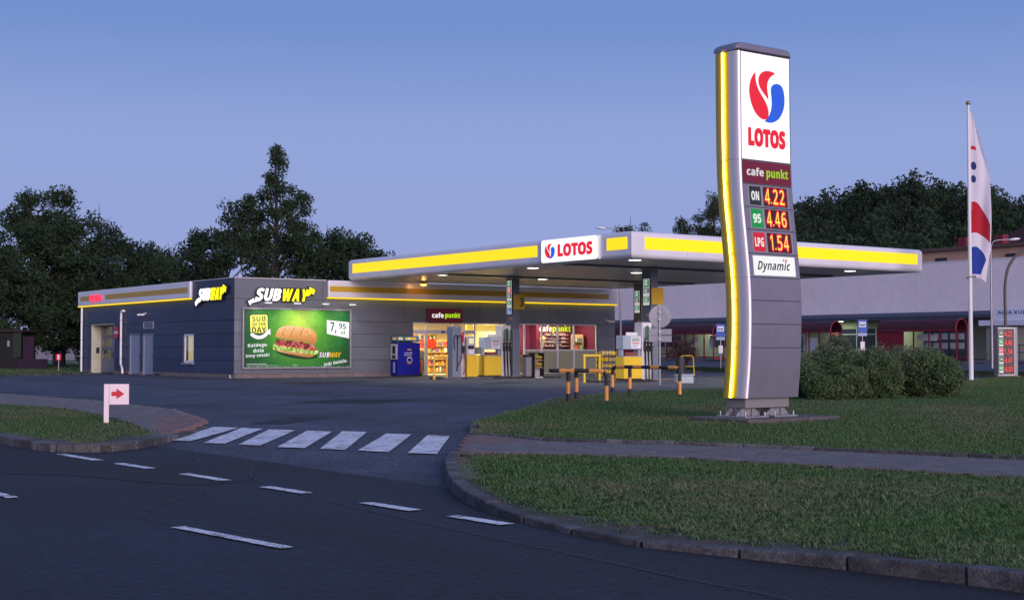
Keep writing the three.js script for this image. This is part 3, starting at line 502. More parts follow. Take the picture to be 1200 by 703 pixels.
// ---- shop fittings
const goodsPal = [[0.6, 0.08, 0.03], [0.72, 0.42, 0.04], [0.62, 0.55, 0.40], [0.06, 0.22, 0.06], [0.45, 0.22, 0.06], [0.7, 0.66, 0.58], [0.05, 0.10, 0.38], [0.55, 0.03, 0.10], [0.30, 0.14, 0.05]].map(c => S(c, 0.55));
function shelving(name, label, x, z, turn, w, n, h, seed) {
  const t = thing(name, label, 'shelf', [x, 0.02, z], turn, 'shop shelves'), r = rng(seed), mW = S([0.55, 0.36, 0.14], 0.6);
  M('back_panel', bx(-w / 2, 0, -0.22, w / 2, h, -0.19), mW, t);
  for (const s of [-1, 1]) M('upright', bx(s * w / 2 - 0.02, 0, -0.19, s * w / 2 + 0.02, h, 0.2), mW, t);
  const lots = goodsPal.map(() => []);
  for (let i = 0; i < n; i++) {
    const y = 0.08 + i * (h - 0.1) / n;
    M('shelf_board', bx(-w / 2 + 0.02, y, -0.19, w / 2 - 0.02, y + 0.025, 0.21), mW, t);
    for (let q = -w / 2 + 0.04; q < w / 2 - 0.12;) { const pw = 0.06 + r() * 0.10, ph = 0.12 + r() * 0.16, k = Math.floor(r() * goodsPal.length), g = bx(q, y + 0.025, -0.12 + r() * 0.05, q + pw, y + 0.025 + ph, 0.17, 0.02); lots[k].push(g); q += pw + 0.008; }
  }
  lots.forEach((l, k) => { if (l.length) { const m = M('packaged_goods', l, goodsPal[k], t); m.userData.kind = 'stuff'; } });
  return t;
}
shelving('bread_shelf', 'wooden snack shelf seen through the open shop door', 41.75, -66.5, 0, 1.5, 4, 1.55, 31);
shelving('goods_shelf', 'goods shelf behind the left shop pane', 40.6, -66.9, 0.4, 1.2, 5, 2.2, 32);
shelving('wall_shelf', 'tall wall shelf at the back of the shop', 43.4, -70.9, 0, 5.2, 6, 2.4, 33);
shelving('cigarette_shelf', 'goods shelf behind the pump head in the window', 45.9, -69.8, 0, 2.6, 5, 2.0, 34);
shelving('glass_shelf', 'tall dark shelf behind the rightmost cafe pane', 52.75, -65.7, -0.7, 0.7, 5, 2.3, 36);
{
  const s = tag(M('promotion_board', [bx(42.0, 1.5, -66.25, 43.0, 2.0, -66.22)], printed(canvasTex(128, 64, (g, w, h) => { g.fillStyle = '#d8371c'; g.fillRect(0, 0, w, h); g.fillStyle = '#ffb21c'; g.fillRect(6, 6, 80, 40); fitText(g, 'HIT', 46, 26, 54, 26, '#c81e10'); g.fillStyle = '#f7d9a0'; g.fillRect(0, 52, w, 6); }))), 'red and orange offer board inside the shop door', 'board');
  const c = thing('cafe_counter', 'pale cafe counter with small machines behind the windows', 'counter', [50.4, 0.02, -65.95]);
  M('counter_body', bx(-2.0, 0, -0.35, 1.7, 1.05, 0.3, 0.01), S([0.28, 0.22, 0.15], 0.6), c); M('counter_top', bx(-2.05, 1.05, -0.4, 1.75, 1.09, 0.36, 0.01), S([0.5, 0.45, 0.36], 0.3), c);
  const bs = (n, l, g, m) => tag(M(n, g, m, scene, n === 'paper_notice' ? [0.15, 0, 0] : [0.95, 0, 0.65]), l, 'appliance');
  bs('coffee_machine', 'black coffee machine on the cafe counter', [bx(50.3, 1.11, -66.75, 50.75, 1.5, -66.4, 0.02), bx(50.34, 1.52, -66.7, 50.7, 1.66, -66.45, 0.02)], mBlack);
  bs('pastry_box', 'warm cream pastry box on the cafe counter', bx(49.35, 1.11, -66.6, 49.75, 1.42, -66.35, 0.02), S([0.7, 0.52, 0.2], 0.6));
  bs('pastry_tray', 'pale pastry tray on the cafe counter', bx(48.3, 1.11, -66.6, 48.85, 1.24, -66.35, 0.02), S([0.6, 0.45, 0.25], 0.6));
  bs('paper_notice', 'white paper notice stuck in the cafe window', bx(49.75, 1.75, FZ - 0.20, 50.0, 2.1, FZ - 0.195), mWhite);
  const sh = thing('bottle_rack', 'white rail rack on the plum cafe wall', 'shelf', [51.7, 1.62, -66.5]);
  for (let i = 0; i < 4; i++) M('rail', bx(-0.8, i * 0.22, -0.12, 0.95, i * 0.22 + 0.025, 0.1), mWhite, sh);
  const g2 = []; const rr2 = rng(77); for (let i = 0; i < 4; i++) for (let x = -0.75; x < 0.85; x += 0.16) if (rr2() > 0.3) g2.push(bx(x, i * 0.22 + 0.025, -0.05, x + 0.07, i * 0.22 + 0.13, 0.05)); M('cups', g2, S([0.5, 0.3, 0.3], 0.5), sh).userData.kind = 'stuff';
  const lamp = thing('pendant_lamp', 'black bell pendant lamp over the cafe counter', 'lamp', [51.15, 2.2, -66.1]);
  const prof = [[0.03, 0.22], [0.05, 0.18], [0.12, 0.05], [0.16, 0]].map(p => new THREE.Vector2(...p)); M('shade', new THREE.LatheGeometry(prof, 18), mBlack, lamp); M('cord', cyl(0, 0.2, 0.94, 0, 0.008), mBlack, lamp);
  const lady = tag(M('ice_cream_display', [cyl(48.7, 1.11, 1.3, -66.5, 0.12, 0.14), new THREE.SphereGeometry(0.17, 14, 10).toNonIndexed().translate(48.7, 2.05, -66.5), new THREE.ConeGeometry(0.15, 0.6, 14).toNonIndexed().rotateX(Math.PI).translate(48.7, 1.66, -66.5)], S([0.72, 0.5, 0.25], 0.7)), 'tall cream cone shaped display behind the cafe pane', 'display'); lady.position.set(1.62, 0, 0.55);
  // lettering on the back wall of the cafe
  const grp = thing('wall_lettering', 'white and lime cafe lettering on the plum back wall', 'lettering', [50.55, 2.5, -66.62]);
  const g3 = (s, x, m) => { const g = new TextGeometry(s, { font, size: 0.36, depth: 0.03, curveSegments: 4 }); g.translate(x, 0, 0); M('letters', g, m, grp); };
  g3('cafe', 0, glow(0.9, 0.9, 0.85, 0.35)); g3('punkt', 1.0, glow(0.5, 0.75, 0.02, 0.45));
}
// ================================================================ canopy over the pumps
const CX0 = 36.05, CX1 = 53.95, CZ0 = -63.85, CZ1 = -41.5, CY0 = 5.0, CY1 = 6.07;
{
  const c = thing('forecourt_canopy', 'wide flat silver pump canopy with glowing yellow bands', 'canopy');
  const inset = 0.17, s = new THREE.Shape(); s.moveTo(CX0 + inset, -CZ0 - inset); s.lineTo(CX1 - inset, -CZ0 - inset); s.lineTo(CX1 - inset, -CZ1 + inset); s.lineTo(CX0 + inset, -CZ1 + inset); s.closePath();
  const hole = new THREE.Path(); hole.moveTo(CX0 + 0.5, -CZ0 - 0.5); hole.lineTo(CX0 + 0.5, -CZ1 + 0.5); hole.lineTo(CX1 - 0.5, -CZ1 + 0.5); hole.lineTo(CX1 - 0.5, -CZ0 - 0.5); hole.closePath(); s.holes.push(hole);
  const g = new THREE.ExtrudeGeometry(s, { depth: CY1 - CY0 - 2 * 0.17, bevelEnabled: true, bevelThickness: 0.17, bevelSize: 0.17, bevelSegments: 5 });
  g.rotateX(-Math.PI / 2); g.translate(0, CY0 + 0.17, 0);
  const fas = M('fascia', uvBox(g), mSilver, c);
  // joints between the fascia sheets
  for (let z = CZ0 + 3.2; z < CZ1 - 1; z += 3.18) M('joint', bx(CX0 - 0.003, CY0 + 0.17, z - 0.006, CX0 + 0.01, CY1 - 0.17, z + 0.006), mGrey, fas);
  for (let x = CX0 + 3.0; x < CX1 - 1; x += 3.0) M('joint', bx(x - 0.006, CY0 + 0.17, CZ1 - 0.01, x + 0.006, CY1 - 0.17, CZ1 + 0.003), mGrey, fas);
  M('roof_deck', bx(CX0 + 0.35, CY1 - 0.3, CZ0 + 0.35, CX1 - 0.35, CY1 - 0.2, CZ1 - 0.35), mDark, c);
  // soffit boards
  const mSof = [S([0.74, 0.69, 0.60], 0.3), S([0.70, 0.66, 0.58], 0.3), S([0.76, 0.70, 0.62], 0.32)];
  const so = new THREE.Group(); so.name = 'soffit'; c.add(so); let i = 0;
  for (let z = CZ0 + 0.32; z < CZ1 - 0.5; z += 0.6, i++) M('soffit_board', bx(CX0 + 0.32, 5.06, z, CX1 - 0.32, 5.10, z + 0.585), mSof[(i * 7) % 3], so);
  for (const z of [-46.5, -56.3]) M('beam', bx(CX0 + 0.6, 4.985, z - 0.16, CX1 - 0.6, 5.055, z + 0.16, 0.01), mColumn, so);
  M('soffit_backing', bx(CX0 + 0.33, 5.12, CZ0 + 0.33, CX1 - 0.33, 5.14, CZ1 - 0.33), mDark, so);
  // glowing yellow bands
  const band = (x0, z0, x1, z1) => M('light_band', bx(x0, 5.36, z0, x1, 5.84, z1, 0.012), mYellowGlow, c);
  band(CX0 - 0.02, -63.45, CX0 + 0.03, -47.6); band(CX0 - 0.02, -43.0, CX0 + 0.03, -41.75);
  band(36.75, CZ1 - 0.03, 53.6, CZ1 + 0.02); band(CX1 - 0.03, -63.3, CX1 + 0.02, -42.0); band(36.5, CZ0 - 0.02, 53.5, CZ0 + 0.03);
  // supports
  const led = (x, y, z, ry, w, h, k, col) => { const l = new THREE.RectAreaLight(lin(...col), k, w, h); l.position.set(x, y, z); l.rotation.set(0, ry, 0); scene.add(l); };
  led(CX0 - 0.05, 5.6, -55.5, Math.PI / 2, 15.8, 0.48, 0.5, [1, 0.8, 0.02]); led(45.2, 5.6, CZ1 + 0.05, Math.PI, 16.8, 0.48, 0.5, [1, 0.8, 0.02]);
}
// petal emblem: shared by the signs (drawn in a box of w x h at x, y)
function roundFace(w, h, r) { const s = new THREE.Shape(), x = -w / 2, y = -h / 2; s.moveTo(x + r, y); s.lineTo(x + w - r, y); s.absarc(x + w - r, y + r, r, -Math.PI / 2, 0); s.lineTo(x + w, y + h - r); s.absarc(x + w - r, y + h - r, r, 0, Math.PI / 2); s.lineTo(x + r, y + h); s.absarc(x + r, y + h - r, r, Math.PI / 2, Math.PI); s.lineTo(x, y + r); s.absarc(x + r, y + r, r, Math.PI, 1.5 * Math.PI); const g = new THREE.ShapeGeometry(s, 8), u = g.attributes.uv; for (let i = 0; i < u.count; i++) u.setXY(i, u.getX(i) / w + 0.5, u.getY(i) / h + 0.5); return g; }
function emblem(g, x, y, w, h) {
  g.save(); g.translate(x, y); g.scale(w / 170, h / 270);
  const p = (d, c) => { g.fillStyle = c; g.fill(new Path2D(d)); };
  p('M31 14 C8 40 -4 90 2 135 C8 190 30 240 62 250 C84 254 94 240 91 206 C88 170 66 140 50 112 C36 86 28 50 31 14 Z', '#e3182d');
  p('M126 8 C104 -6 72 -4 56 18 C38 42 42 78 58 102 C70 120 82 134 91 148 C92 118 82 92 88 62 C92 38 106 20 126 8 Z', '#e3182d');
  p('M138 58 C116 58 102 74 103 98 C104 128 110 160 104 192 C100 218 88 240 72 258 C92 270 118 262 138 240 C158 214 170 178 169 134 C168 92 162 60 138 58 Z', '#2057d6');
  g.restore();
}
{
  const t = thing('canopy_logo_sign', 'white lit sign with red lettering on canopy left face', 'sign', [CX0 - 0.02, 5.54, -45.3], -Math.PI / 2, 'lit logo signs');
  M('sign_box', bx(-1.9, -0.5, -0.1, 1.9, 0.5, 0.09, 0.06), mWhite, t);
  const ct = canvasTex(960, 256, (g, w, h) => { g.fillStyle = '#ffffff'; g.fillRect(0, 0, w, h); emblem(g, 60, 46, 180, 170); fitText(g, 'LOTOS', 580, 128, 570, 128, '#e3122c', 'bold 100px sans-serif', 0, ['#e3122c', 9]); });
  const f = M('lit_sign_face', roundFace(3.76, 0.96, 0.13), lit(ct, 1.05), t, [0, 0, 0.094]);
  const l = new THREE.RectAreaLight(lin(1, 0.98, 0.97), 1.6, 3.7, 0.9); l.position.set(CX0 - 0.14, 5.54, -45.3); l.rotation.set(0, Math.PI / 2, 0); scene.add(l);
}
// ---- columns
function fuelSign(g, y, bg, txt, sub) { g.fillStyle = '#f4f6f4'; g.fillRect(0, y, 100, 112); g.fillStyle = bg; g.fillRect(7, y + 6, 86, sub ? 64 : 100); if (txt) { g.fillStyle = '#ffffff'; g.fillRect(22, y + 16, 44, sub ? 44 : 70); fitText(g, txt, 44, y + (sub ? 38 : 50), 34, sub ? 30 : 40, bg); } if (sub) fitText(g, sub, 50, y + 90, 60, 18, '#777'); }
const colSignA = canvasTex(100, 600, g => {
  g.fillStyle = '#20242c'; g.fillRect(0, 0, 100, 600); fuelSign(g, 4, '#0a7f3c', '98'); fuelSign(g, 124, '#d8192c', 'LPG'); fuelSign(g, 244, '#222831', 'ON', 'Dynamic'); fuelSign(g, 364, '#0a7f3c', '95', 'Dynamic');
  g.fillStyle = '#f4f6f4'; g.fillRect(0, 484, 100, 112); g.fillStyle = '#1e5bd0'; g.fillRect(7, 490, 86, 100); g.strokeStyle = '#fff'; g.lineWidth = 9; g.beginPath(); g.arc(48, 556, 20, 0.2, 4.2); g.stroke(); g.beginPath(); g.moveTo(42, 516); g.lineTo(46, 545); g.lineTo(64, 547); g.lineTo(74, 572); g.stroke(); g.fillStyle = '#fff'; g.beginPath(); g.arc(41, 506, 8, 0, 6.3); g.fill();
});
const colSignB = canvasTex(100, 360, g => { g.fillStyle = '#20242c'; g.fillRect(0, 0, 100, 360); fuelSign(g, 4, '#0a7f3c', '95'); fuelSign(g, 124, '#222831', 'ON', 'Dynamic'); fuelSign(g, 244, '#0a7f3c', '98', 'Dynamic'); });
function column(x, z, label, kind, num) {
  const t = thing('canopy_column', label, 'column', [x, 0.1, z], 0, 'canopy columns');
  M('shaft', bx(-0.2, 0.02, -0.3, 0.2, 4.94, 0.3, 0.02), mColumn, t);
  M('cladding', [bx(-0.215, 0.02, -0.315, 0.215, 2.35, 0.315, 0.02)], S([0.17, 0.20, 0.25], 0.4, { metalness: 0.2 }), t);
  M('base_plate', bx(-0.3, 0, -0.4, 0.3, 0.03, 0.4), mSteel, t);
  M('cap', bx(-0.28, 4.84, -0.36, 0.28, 4.885, 0.36, 0.01), mSteel, t);
  if (kind) {
    const h = kind === 5 ? 1.72 : 1.22, m = M('sign_strip_light', new THREE.BoxGeometry(0.05, h, 0.44), [mBlack, mBlack, mBlack, mBlack, mBlack, mBlack], t, [-0.235, kind === 5 ? 3.9 : 3.85, 0.06]);
    m.material = mBlack;
    M('lit_sign_face', face(0.40, h - 0.03), lit(kind === 5 ? colSignA : colSignB, 0.6), t, [-0.262, kind === 5 ? 3.9 : 3.85, 0.06], [0, -Math.PI / 2, 0]);
    M('no_smoking_sticker', [bx(-0.22, 2.78, 0.0, -0.202, 2.92, 0.1), bx(-0.22, 2.78, 0.13, -0.202, 2.92, 0.23)], S([0.5, 0.2, 0.22], 0.5), t);
    M('number_plate', bx(-0.2, 3.3, 0.305, 0.5, 4.04, 0.345, 0.01), mOchre, t);
    if (!num) return t;
    const g = new TextGeometry(num, { font, size: 0.42, depth: 0.012, curveSegments: 5 }); g.computeBoundingBox(); g.scale(0.85, 1, 1); g.translate(0.16, 3.46, 0.345); M('digit', g, mBlack, t);
  }
  return t;
}
column(41.1, -56.3, 'slim dark column by the left pumps with number plate 3', 5, '3');
column(41.55, -46.6, 'slim dark column behind the right pump with three fuel signs', 3);
column(49.5, -56.3, 'far column mostly hidden behind the right pump column', 3);
column(49.7, -46.6, 'canopy column hidden behind the tall price pylon', 0);
// ---- recessed lamps in the soffit
{
  const spots = [[37.0, -56.4], [37.1, -49.3], [37.1, -42.5], [43.3, -56.7], [43.3, -49.5], [43.3, -42.6], [50.0, -56.6], [50.0, -49.5], [50.2, -42.6]];
  const names = ['left edge, second from the back', 'left edge, above the logo sign', 'near front corner', 'middle row, above the left pumps', 'middle row, above the right pump', 'middle of the front edge', 'right row, behind the right pump', 'right row, behind the pylon', 'right end of the front edge'];
  spots.forEach(([x, z], i) => {
    const t = thing('canopy_lamp', `flat white canopy ceiling lamp, ${names[i]}`, 'lamp', [x, 5.04, z], 0, 'canopy ceiling lamps');
    M('housing', bx(-0.24, -0.04, -0.24, 0.24, 0.02, 0.24, 0.02), mSilver, t);
    M('lamp_lens_light', bx(-0.18, -0.06, -0.18, 0.18, -0.041, 0.18, 0.008), mWhiteGlow, t);
    const l = new THREE.SpotLight(lin(1, 0.97, 0.90), 42, 0, 1.3, 0.6); l.shadow.radius = 10; l.position.set(x, 4.93, z); l.target.position.set(x, 0, z); l.castShadow = true; scene.add(l, l.target);
  });
}
// ================================================================ signs on the building
const mLetterWhite = glow(1, 1, 0.98, 1.0), mLetterYellow = glow(1, 0.86, 0.0, 1.0), mSignBack = S([0.012, 0.018, 0.014], 0.4);
function subSign(label, p, turn, k) {
  const t = thing('lettering_sign', label, 'sign', p, turn, 'lit slanted lettering signs'); t.scale.set(k, k, k);
  // slanted channel letters: white then yellow, arrows on the first and last letter, on a dark raised outline
  const word = (s, x0, w, back) => {
    const g = new TextGeometry(s, { font, size: 0.62, depth: back ? 0.08 : 0.03, curveSegments: 5, bevelEnabled: true, bevelThickness: 0.006, bevelSize: back ? 0.075 : 0.018, bevelSegments: 2 });
    g.computeBoundingBox(); const b = g.boundingBox, e = back ? 0.057 : 0; g.translate(-b.min.x, -b.min.y - (back ? 0.057 : 0), 0); g.scale((w + 2 * e) / (b.max.x - b.min.x), (0.62 + 2 * e) / (b.max.y - b.min.y), 1);
    g.applyMatrix4(new THREE.Matrix4().makeShear(0, 0, 0.24, 0, 0, 0)); g.translate(x0 - e, 0, back ? 0 : 0.10); return g;
  };
  const arrow = (pts, z, d, bev) => { const s = new THREE.Shape(pts.map(q => new THREE.Vector2(...q))); const g = new THREE.ExtrudeGeometry(s, { depth: d, bevelEnabled: true, bevelThickness: 0.006, bevelSize: bev, bevelSegments: 2 }); g.translate(0, 0, z); return g; };
  const aL = [[-0.02, 0.0], [-0.12, -0.02], [-0.06, 0.10], [-0.34, -0.06], [-0.26, -0.22], [-0.18, -0.12], [0.25, -0.01], [0.25, 0.1]];
  const aR = [[2.86, 0.42], [3.1, 0.62], [3.05, 0.72], [3.34, 0.60], [3.26, 0.38], [3.18, 0.46], [2.98, 0.30], [2.86, 0.28]];
  M('outline_panel', [word('SUB', 0, 1.42, true), word('WAY', 1.46, 1.42, true), arrow(aL, 0, 0.08, 0.07), arrow(aR, 0, 0.08, 0.07)].map(g => (g.index ? g.toNonIndexed() : g)).map(g => (g.deleteAttribute('uv'), g)), mSignBack, t);
  // each letter is a channel of its own
  const adv = { S: 0.45, U: 0.49, B: 0.46, W: 0.60, A: 0.46, Y: 0.42 }; let x = 0.02;
  for (const ch of 'SUBWAY') { if (ch === 'W') x += 0.01; M('lit_letter', word(ch, x, adv[ch] - 0.075, false), 'SUB'.includes(ch) ? mLetterWhite : mLetterYellow, t); x += adv[ch] + 0.005; }
  M('lit_arrow', arrow(aL, 0.10, 0.05, 0.012), mLetterWhite, t); M('lit_arrow', arrow(aR, 0.10, 0.05, 0.012), mLetterYellow, t);
  return t;
}
subSign('white and yellow slanted lettering above the sandwich billboard', [30.75, 3.86, FZ + 0.06], 0, 1.0);
subSign('white and yellow slanted lettering on the dark side wall', [LX - 0.06, 3.92, -68.05], -Math.PI / 2, 1.0);
{
  const t = thing('red_lettering', 'red lit lettering on the side fascia', 'lettering', [LX - 0.17, 4.34, -84.25], -Math.PI / 2);
  let x = 0; for (const ch of 'MYJNIA') { const g = new TextGeometry(ch, { font, size: 0.38, depth: 0.05, curveSegments: 4 }); g.computeBoundingBox(); const w = g.boundingBox.max.x - g.boundingBox.min.x; g.translate(-g.boundingBox.min.x, 0, 0); g.scale(0.95, 1, 1); const m = M('lit_letter', g, glow(1.0, 0.03, 0.08, 0.75), t, [x, 0, 0]); x += w * 0.95 + 0.09; }
}
{ // cafe light box over the shop door
  const t = thing('cafe_sign', 'plum light box with white and lime lettering above the door', 'sign', [42.1, 3.27, FZ + 0.02]);
  M('sign_box', bx(-1.14, -0.4, 0, 1.14, 0.4, 0.2, 0.07), mMaroon, t);
  const ct = canvasTex(460, 160, (g, w, h) => { g.fillStyle = '#3d0418'; g.fillRect(0, 0, w, h); fitText(g, 'cafe', 120, 78, 160, 62, '#fff7f4', 'bold 100px sans-serif', 0, ['#fff7f4', 3]); fitText(g, 'punkt', 326, 84, 210, 80, '#b4f000', 'bold 100px sans-serif', 0, ['#b4f000', 3]); });
  M('lit_sign_face', face(2.16, 0.70), lit(ct, 0.95), t, [0, 0, 0.204]);
}
// ================================================================ billboard with its four lamps
const billTex = canvasTex(1220, 596, (g, w, h) => {
  let gr = g.createRadialGradient(w * 0.52, h * 0.20, 40, w * 0.5, h * 0.42, w * 0.62); gr.addColorStop(0, '#b9e04e'); gr.addColorStop(0.32, '#4f9e28'); gr.addColorStop(0.66, '#136a26'); gr.addColorStop(1, '#04321a'); g.fillStyle = gr; g.fillRect(0, 0, w, h);
  const r = rng(5);
  for (let i = 0; i < 500; i++) { g.fillStyle = `rgba(${r() > 0.5 ? '255,255,160' : '0,40,10'},${0.02 + r() * 0.03})`; g.beginPath(); g.ellipse(r() * w, r() * h, 10 + r() * 50, 6 + r() * 20, r() * 3, 0, 6.3); g.fill(); }
  // sticker top left
  g.save(); g.translate(165, 150); g.rotate(-0.03); g.fillStyle = '#0e3d22'; rr(g, -108, -104, 216, 208, 26); g.fill(); g.fillStyle = '#f3ec62'; rr(g, -98, -94, 196, 188, 22); g.fill();
  fitText(g, 'SUB', 0, -54, 150, 56, '#11502c'); fitText(g, 'OF THE', 0, 4, 150, 34, '#11502c'); fitText(g, 'DAY', 0, 62, 160, 60, '#11502c'); g.restore();
  g.strokeStyle = '#0e3d22'; g.lineWidth = 52; g.beginPath(); g.arc(165, 178, 112, 0.35, 2.5); g.stroke(); g.strokeStyle = '#eef2ee'; g.lineWidth = 38; g.beginPath(); g.arc(165, 178, 112, 0.3, 2.45); g.stroke(); g.fillStyle = '#eef2ee'; g.beginPath(); g.moveTo(240, 240); g.lineTo(292, 196); g.lineTo(296, 262); g.closePath(); g.fill();
  // slogan
  g.save(); g.translate(150, 420); g.rotate(-0.05); fitText(g, 'Każdego', 0, -48, 210, 46, '#f2faf2'); fitText(g, 'dnia', 10, 4, 116, 40, '#f2faf2'); fitText(g, 'inny smak!', 0, 58, 262, 44, '#f2faf2'); g.restore();
  g.fillStyle = 'rgba(235,245,235,.8)'; g.fillRect(30, 560, 220, 7); g.fillRect(30, 578, 330, 4); g.fillRect(545, 572, 60, 4);
  // price tag
  g.fillStyle = '#f4f7f4'; g.beginPath(); g.moveTo(945, 100); g.lineTo(1212, 122); g.lineTo(1212, 296); g.lineTo(945, 246); g.closePath(); g.fill();
  g.save(); g.translate(1010, 180); g.transform(1, 0.08, 0, 1, 0, 0); fitText(g, '7,', 12, -2, 76, 118, '#0d5a40'); fitText(g, '95', 122, -26, 84, 58, '#0d5a40'); fitText(g, 'zł', 128, 40, 52, 38, '#2f9e3c'); g.restore();
  // small lettering
  g.save(); g.translate(975, 470); fitText(g, 'SUB', -56, 0, 122, 54, '#ffffff', 'bold 100px sans-serif', 0.24, ['#12351f', 14]); fitText(g, 'WAY', 72, 0, 128, 54, '#ffd51c', 'bold 100px sans-serif', 0.24, ['#12351f', 14]); g.restore();
  g.save(); g.translate(1050, 556); g.rotate(-0.16); fitText(g, 'jedz świeżo.', 0, 0, 288, 52, '#f2faf2', 'bold 100px sans-serif', 0.15); g.restore();
  // sandwich
  g.save(); g.translate(590, 330);
  g.fillStyle = '#0c3c18'; g.beginPath(); g.ellipse(10, 128, 235, 52, 0.12, 0, 6.3); g.fill();
  gr = g.createLinearGradient(0, 60, 0, 160); gr.addColorStop(0, '#f0c98c'); gr.addColorStop(1, '#b9793a'); g.fillStyle = gr;
  g.beginPath(); g.moveTo(-232, 52); g.bezierCurveTo(-236, 88, -220, 104, -180, 112); g.bezierCurveTo(-60, 134, 60, 160, 150, 168); g.bezierCurveTo(200, 166, 226, 140, 232, 92); g.lineTo(-200, 40); g.fill();
  for (let i = 0; i < 90; i++) { const x = -255 + i * 5.5; g.fillStyle = ['#8fc83c', '#c4e07a', '#5c9a2a', '#dceaa6'][Math.floor(r() * 4)]; g.beginPath(); g.ellipse(x, 40 + (x + 250) * 0.13 + r() * 30, 14 + r() * 16, 8 + r() * 10, r() * 3, 0, 6.3); g.fill(); }
  for (let i = 0; i < 9; i++) { g.fillStyle = ['#c4302c', '#d8574a'][i % 2]; g.beginPath(); g.ellipse(-190 + i * 48, 26 + i * 6, 42, 20, 0.12, 0, 6.3); g.fill(); }
  for (let i = 0; i < 120; i++) { const x = -220 + r() * 430; g.fillStyle = ['#7a1f1c', '#9c2f2a', '#5e1614', '#b5524a', '#d38a7a'][Math.floor(r() * 5)]; g.beginPath(); g.ellipse(x, -16 + (x + 220) * 0.11 + r() * 44, 12 + r() * 26, 6 + r() * 9, (r() - 0.5) * 1.6, 0, 6.3); g.fill(); }
  gr = g.createLinearGradient(0, -180, 0, 10); gr.addColorStop(0, '#f2cf9a'); gr.addColorStop(0.5, '#dca258'); gr.addColorStop(1, '#c07d38'); g.fillStyle = gr;
  g.beginPath(); g.moveTo(-240, -46); g.bezierCurveTo(-232, -120, -190, -160, -120, -162); g.bezierCurveTo(-80, -172, -20, -160, 20, -154); g.bezierCurveTo(120, -152, 210, -130, 234, -70); g.bezierCurveTo(244, -30, 236, 10, 214, 26); g.bezierCurveTo(60, -4, -90, -26, -240, -46); g.fill();
  g.strokeStyle = 'rgba(140,80,30,.55)'; g.lineWidth = 8; for (const x of [-120, -20, 90]) { g.beginPath(); g.moveTo(x, -150); g.quadraticCurveTo(x - 30, -110, x - 50, -60); g.stroke(); }
  for (let i = 0; i < 260; i++) { g.fillStyle = `rgba(${r() > 0.5 ? '255,235,190' : '150,90,40'},.18)`; g.beginPath(); g.ellipse(-210 + r() * 420, -140 + r() * 120, 4 + r() * 9, 2 + r() * 4, r() * 3, 0, 6.3); g.fill(); }
  g.restore();
});
{
  const t = thing('billboard', 'green sandwich billboard in a steel frame on the front wall', 'billboard', [33.2, 0, FZ]);
  M('poster', face(5.98, 2.88), printed(billTex, 0.45), t, [0, 1.98, 0.112]);
  M('backing', bx(-3.03, 0.5, 0.02, 3.03, 3.46, 0.108), mGrey, t);
  for (const [a, c, d, e] of [[-3.08, 0.45, 3.08, 0.54], [-3.08, 3.42, 3.08, 3.51], [-3.08, 0.54, -2.99, 3.42], [2.99, 0.54, 3.08, 3.42]]) M('frame_bar', bx(a, c, 0.0, d, e, 0.15, 0.015), mGalv, t);
  for (let i = 0; i < 12; i++) M('clip', [bx(-2.8 + i * 0.51, 0.51, 0.15, -2.74 + i * 0.51, 0.6, 0.165)], mSteel, t);
  [-2.35, -0.75, 0.85, 2.4].forEach((x, i) => {
    const l = thing('billboard_lamp', `arm lamp above the sandwich billboard, ${['leftmost', 'second from the left', 'third from the left', 'rightmost'][i]} of four`, 'lamp', [33.2 + x, 3.5, FZ], 0, 'billboard arm lamps');
    M('arm', tube([[0, 0, 0.05], [0.05, 0.1, 0.35], [0.18, 0.25, 0.85], [0.22, 0.27, 1.0]], 0.018, 14, 6), mSteel, l);
    M('lamp_head', bx(0.02, 0.22, 0.94, 0.42, 0.31, 1.14, 0.03), mSteel, l);
    M('lamp_glass_light', bx(0.06, 0.205, 0.96, 0.38, 0.218, 1.12), glow(1, 0.98, 0.9, 1.6), l);
    const s = new THREE.SpotLight(lin(0.93, 1, 0.95), 3.6, 0, 1.0, 0.7); s.position.set(33.2 + x + 0.22, 3.68, FZ + 1.04); s.target.position.set(33.2 + x + 0.15, 1.9, FZ + 0.1); s.castShadow = true; scene.add(s, s.target);
  });
}
// small fittings on the walls
{
  const cam = (label, p, turn) => { const t = thing('security_camera', label, 'camera', p, turn); M('bracket', [bx(-0.05, -0.06, 0, 0.05, 0.06, 0.03), rod([0, 0, 0.02], [0, -0.04, 0.2], 0.02)], mWhite, t); const b = M('camera_body', bx(-0.06, -0.13, 0.1, 0.06, -0.03, 0.5, 0.02), mWhite, t); M('lens', rod([0, -0.08, 0.495], [0, -0.08, 0.51], 0.035), mBlack, b); };
  cam('small white camera high on the dark side wall', [LX, 3.45, -75.6], -Math.PI / 2 - 0.7);
  cam('small dark camera beside the cafe windows', [53.7, 3.15, FZ], 0.6);
  const s = thing('no_entry_sign', 'red oval no entry sign beside the garage door', 'sign', [LX - 0.05, 2.42, -80.05], -Math.PI / 2);
  M('disc', new THREE.CylinderGeometry(0.38, 0.38, 0.03, 28).rotateX(Math.PI / 2), mRed, s, [0, 0, 0.02]); M('bar', bx(-0.27, -0.07, 0.036, 0.27, 0.07, 0.042), mWhite, s); M('bracket', bx(-0.04, -0.3, -0.05, 0.04, 0.3, 0.004), mSteel, s);
  tag(M('switch_box', bx(LX + 0.3, 1.2, -84.42, LX + 0.5, 1.55, -84.36, 0.02), mBlack), 'small black switch box in the garage reveal', 'box');
}
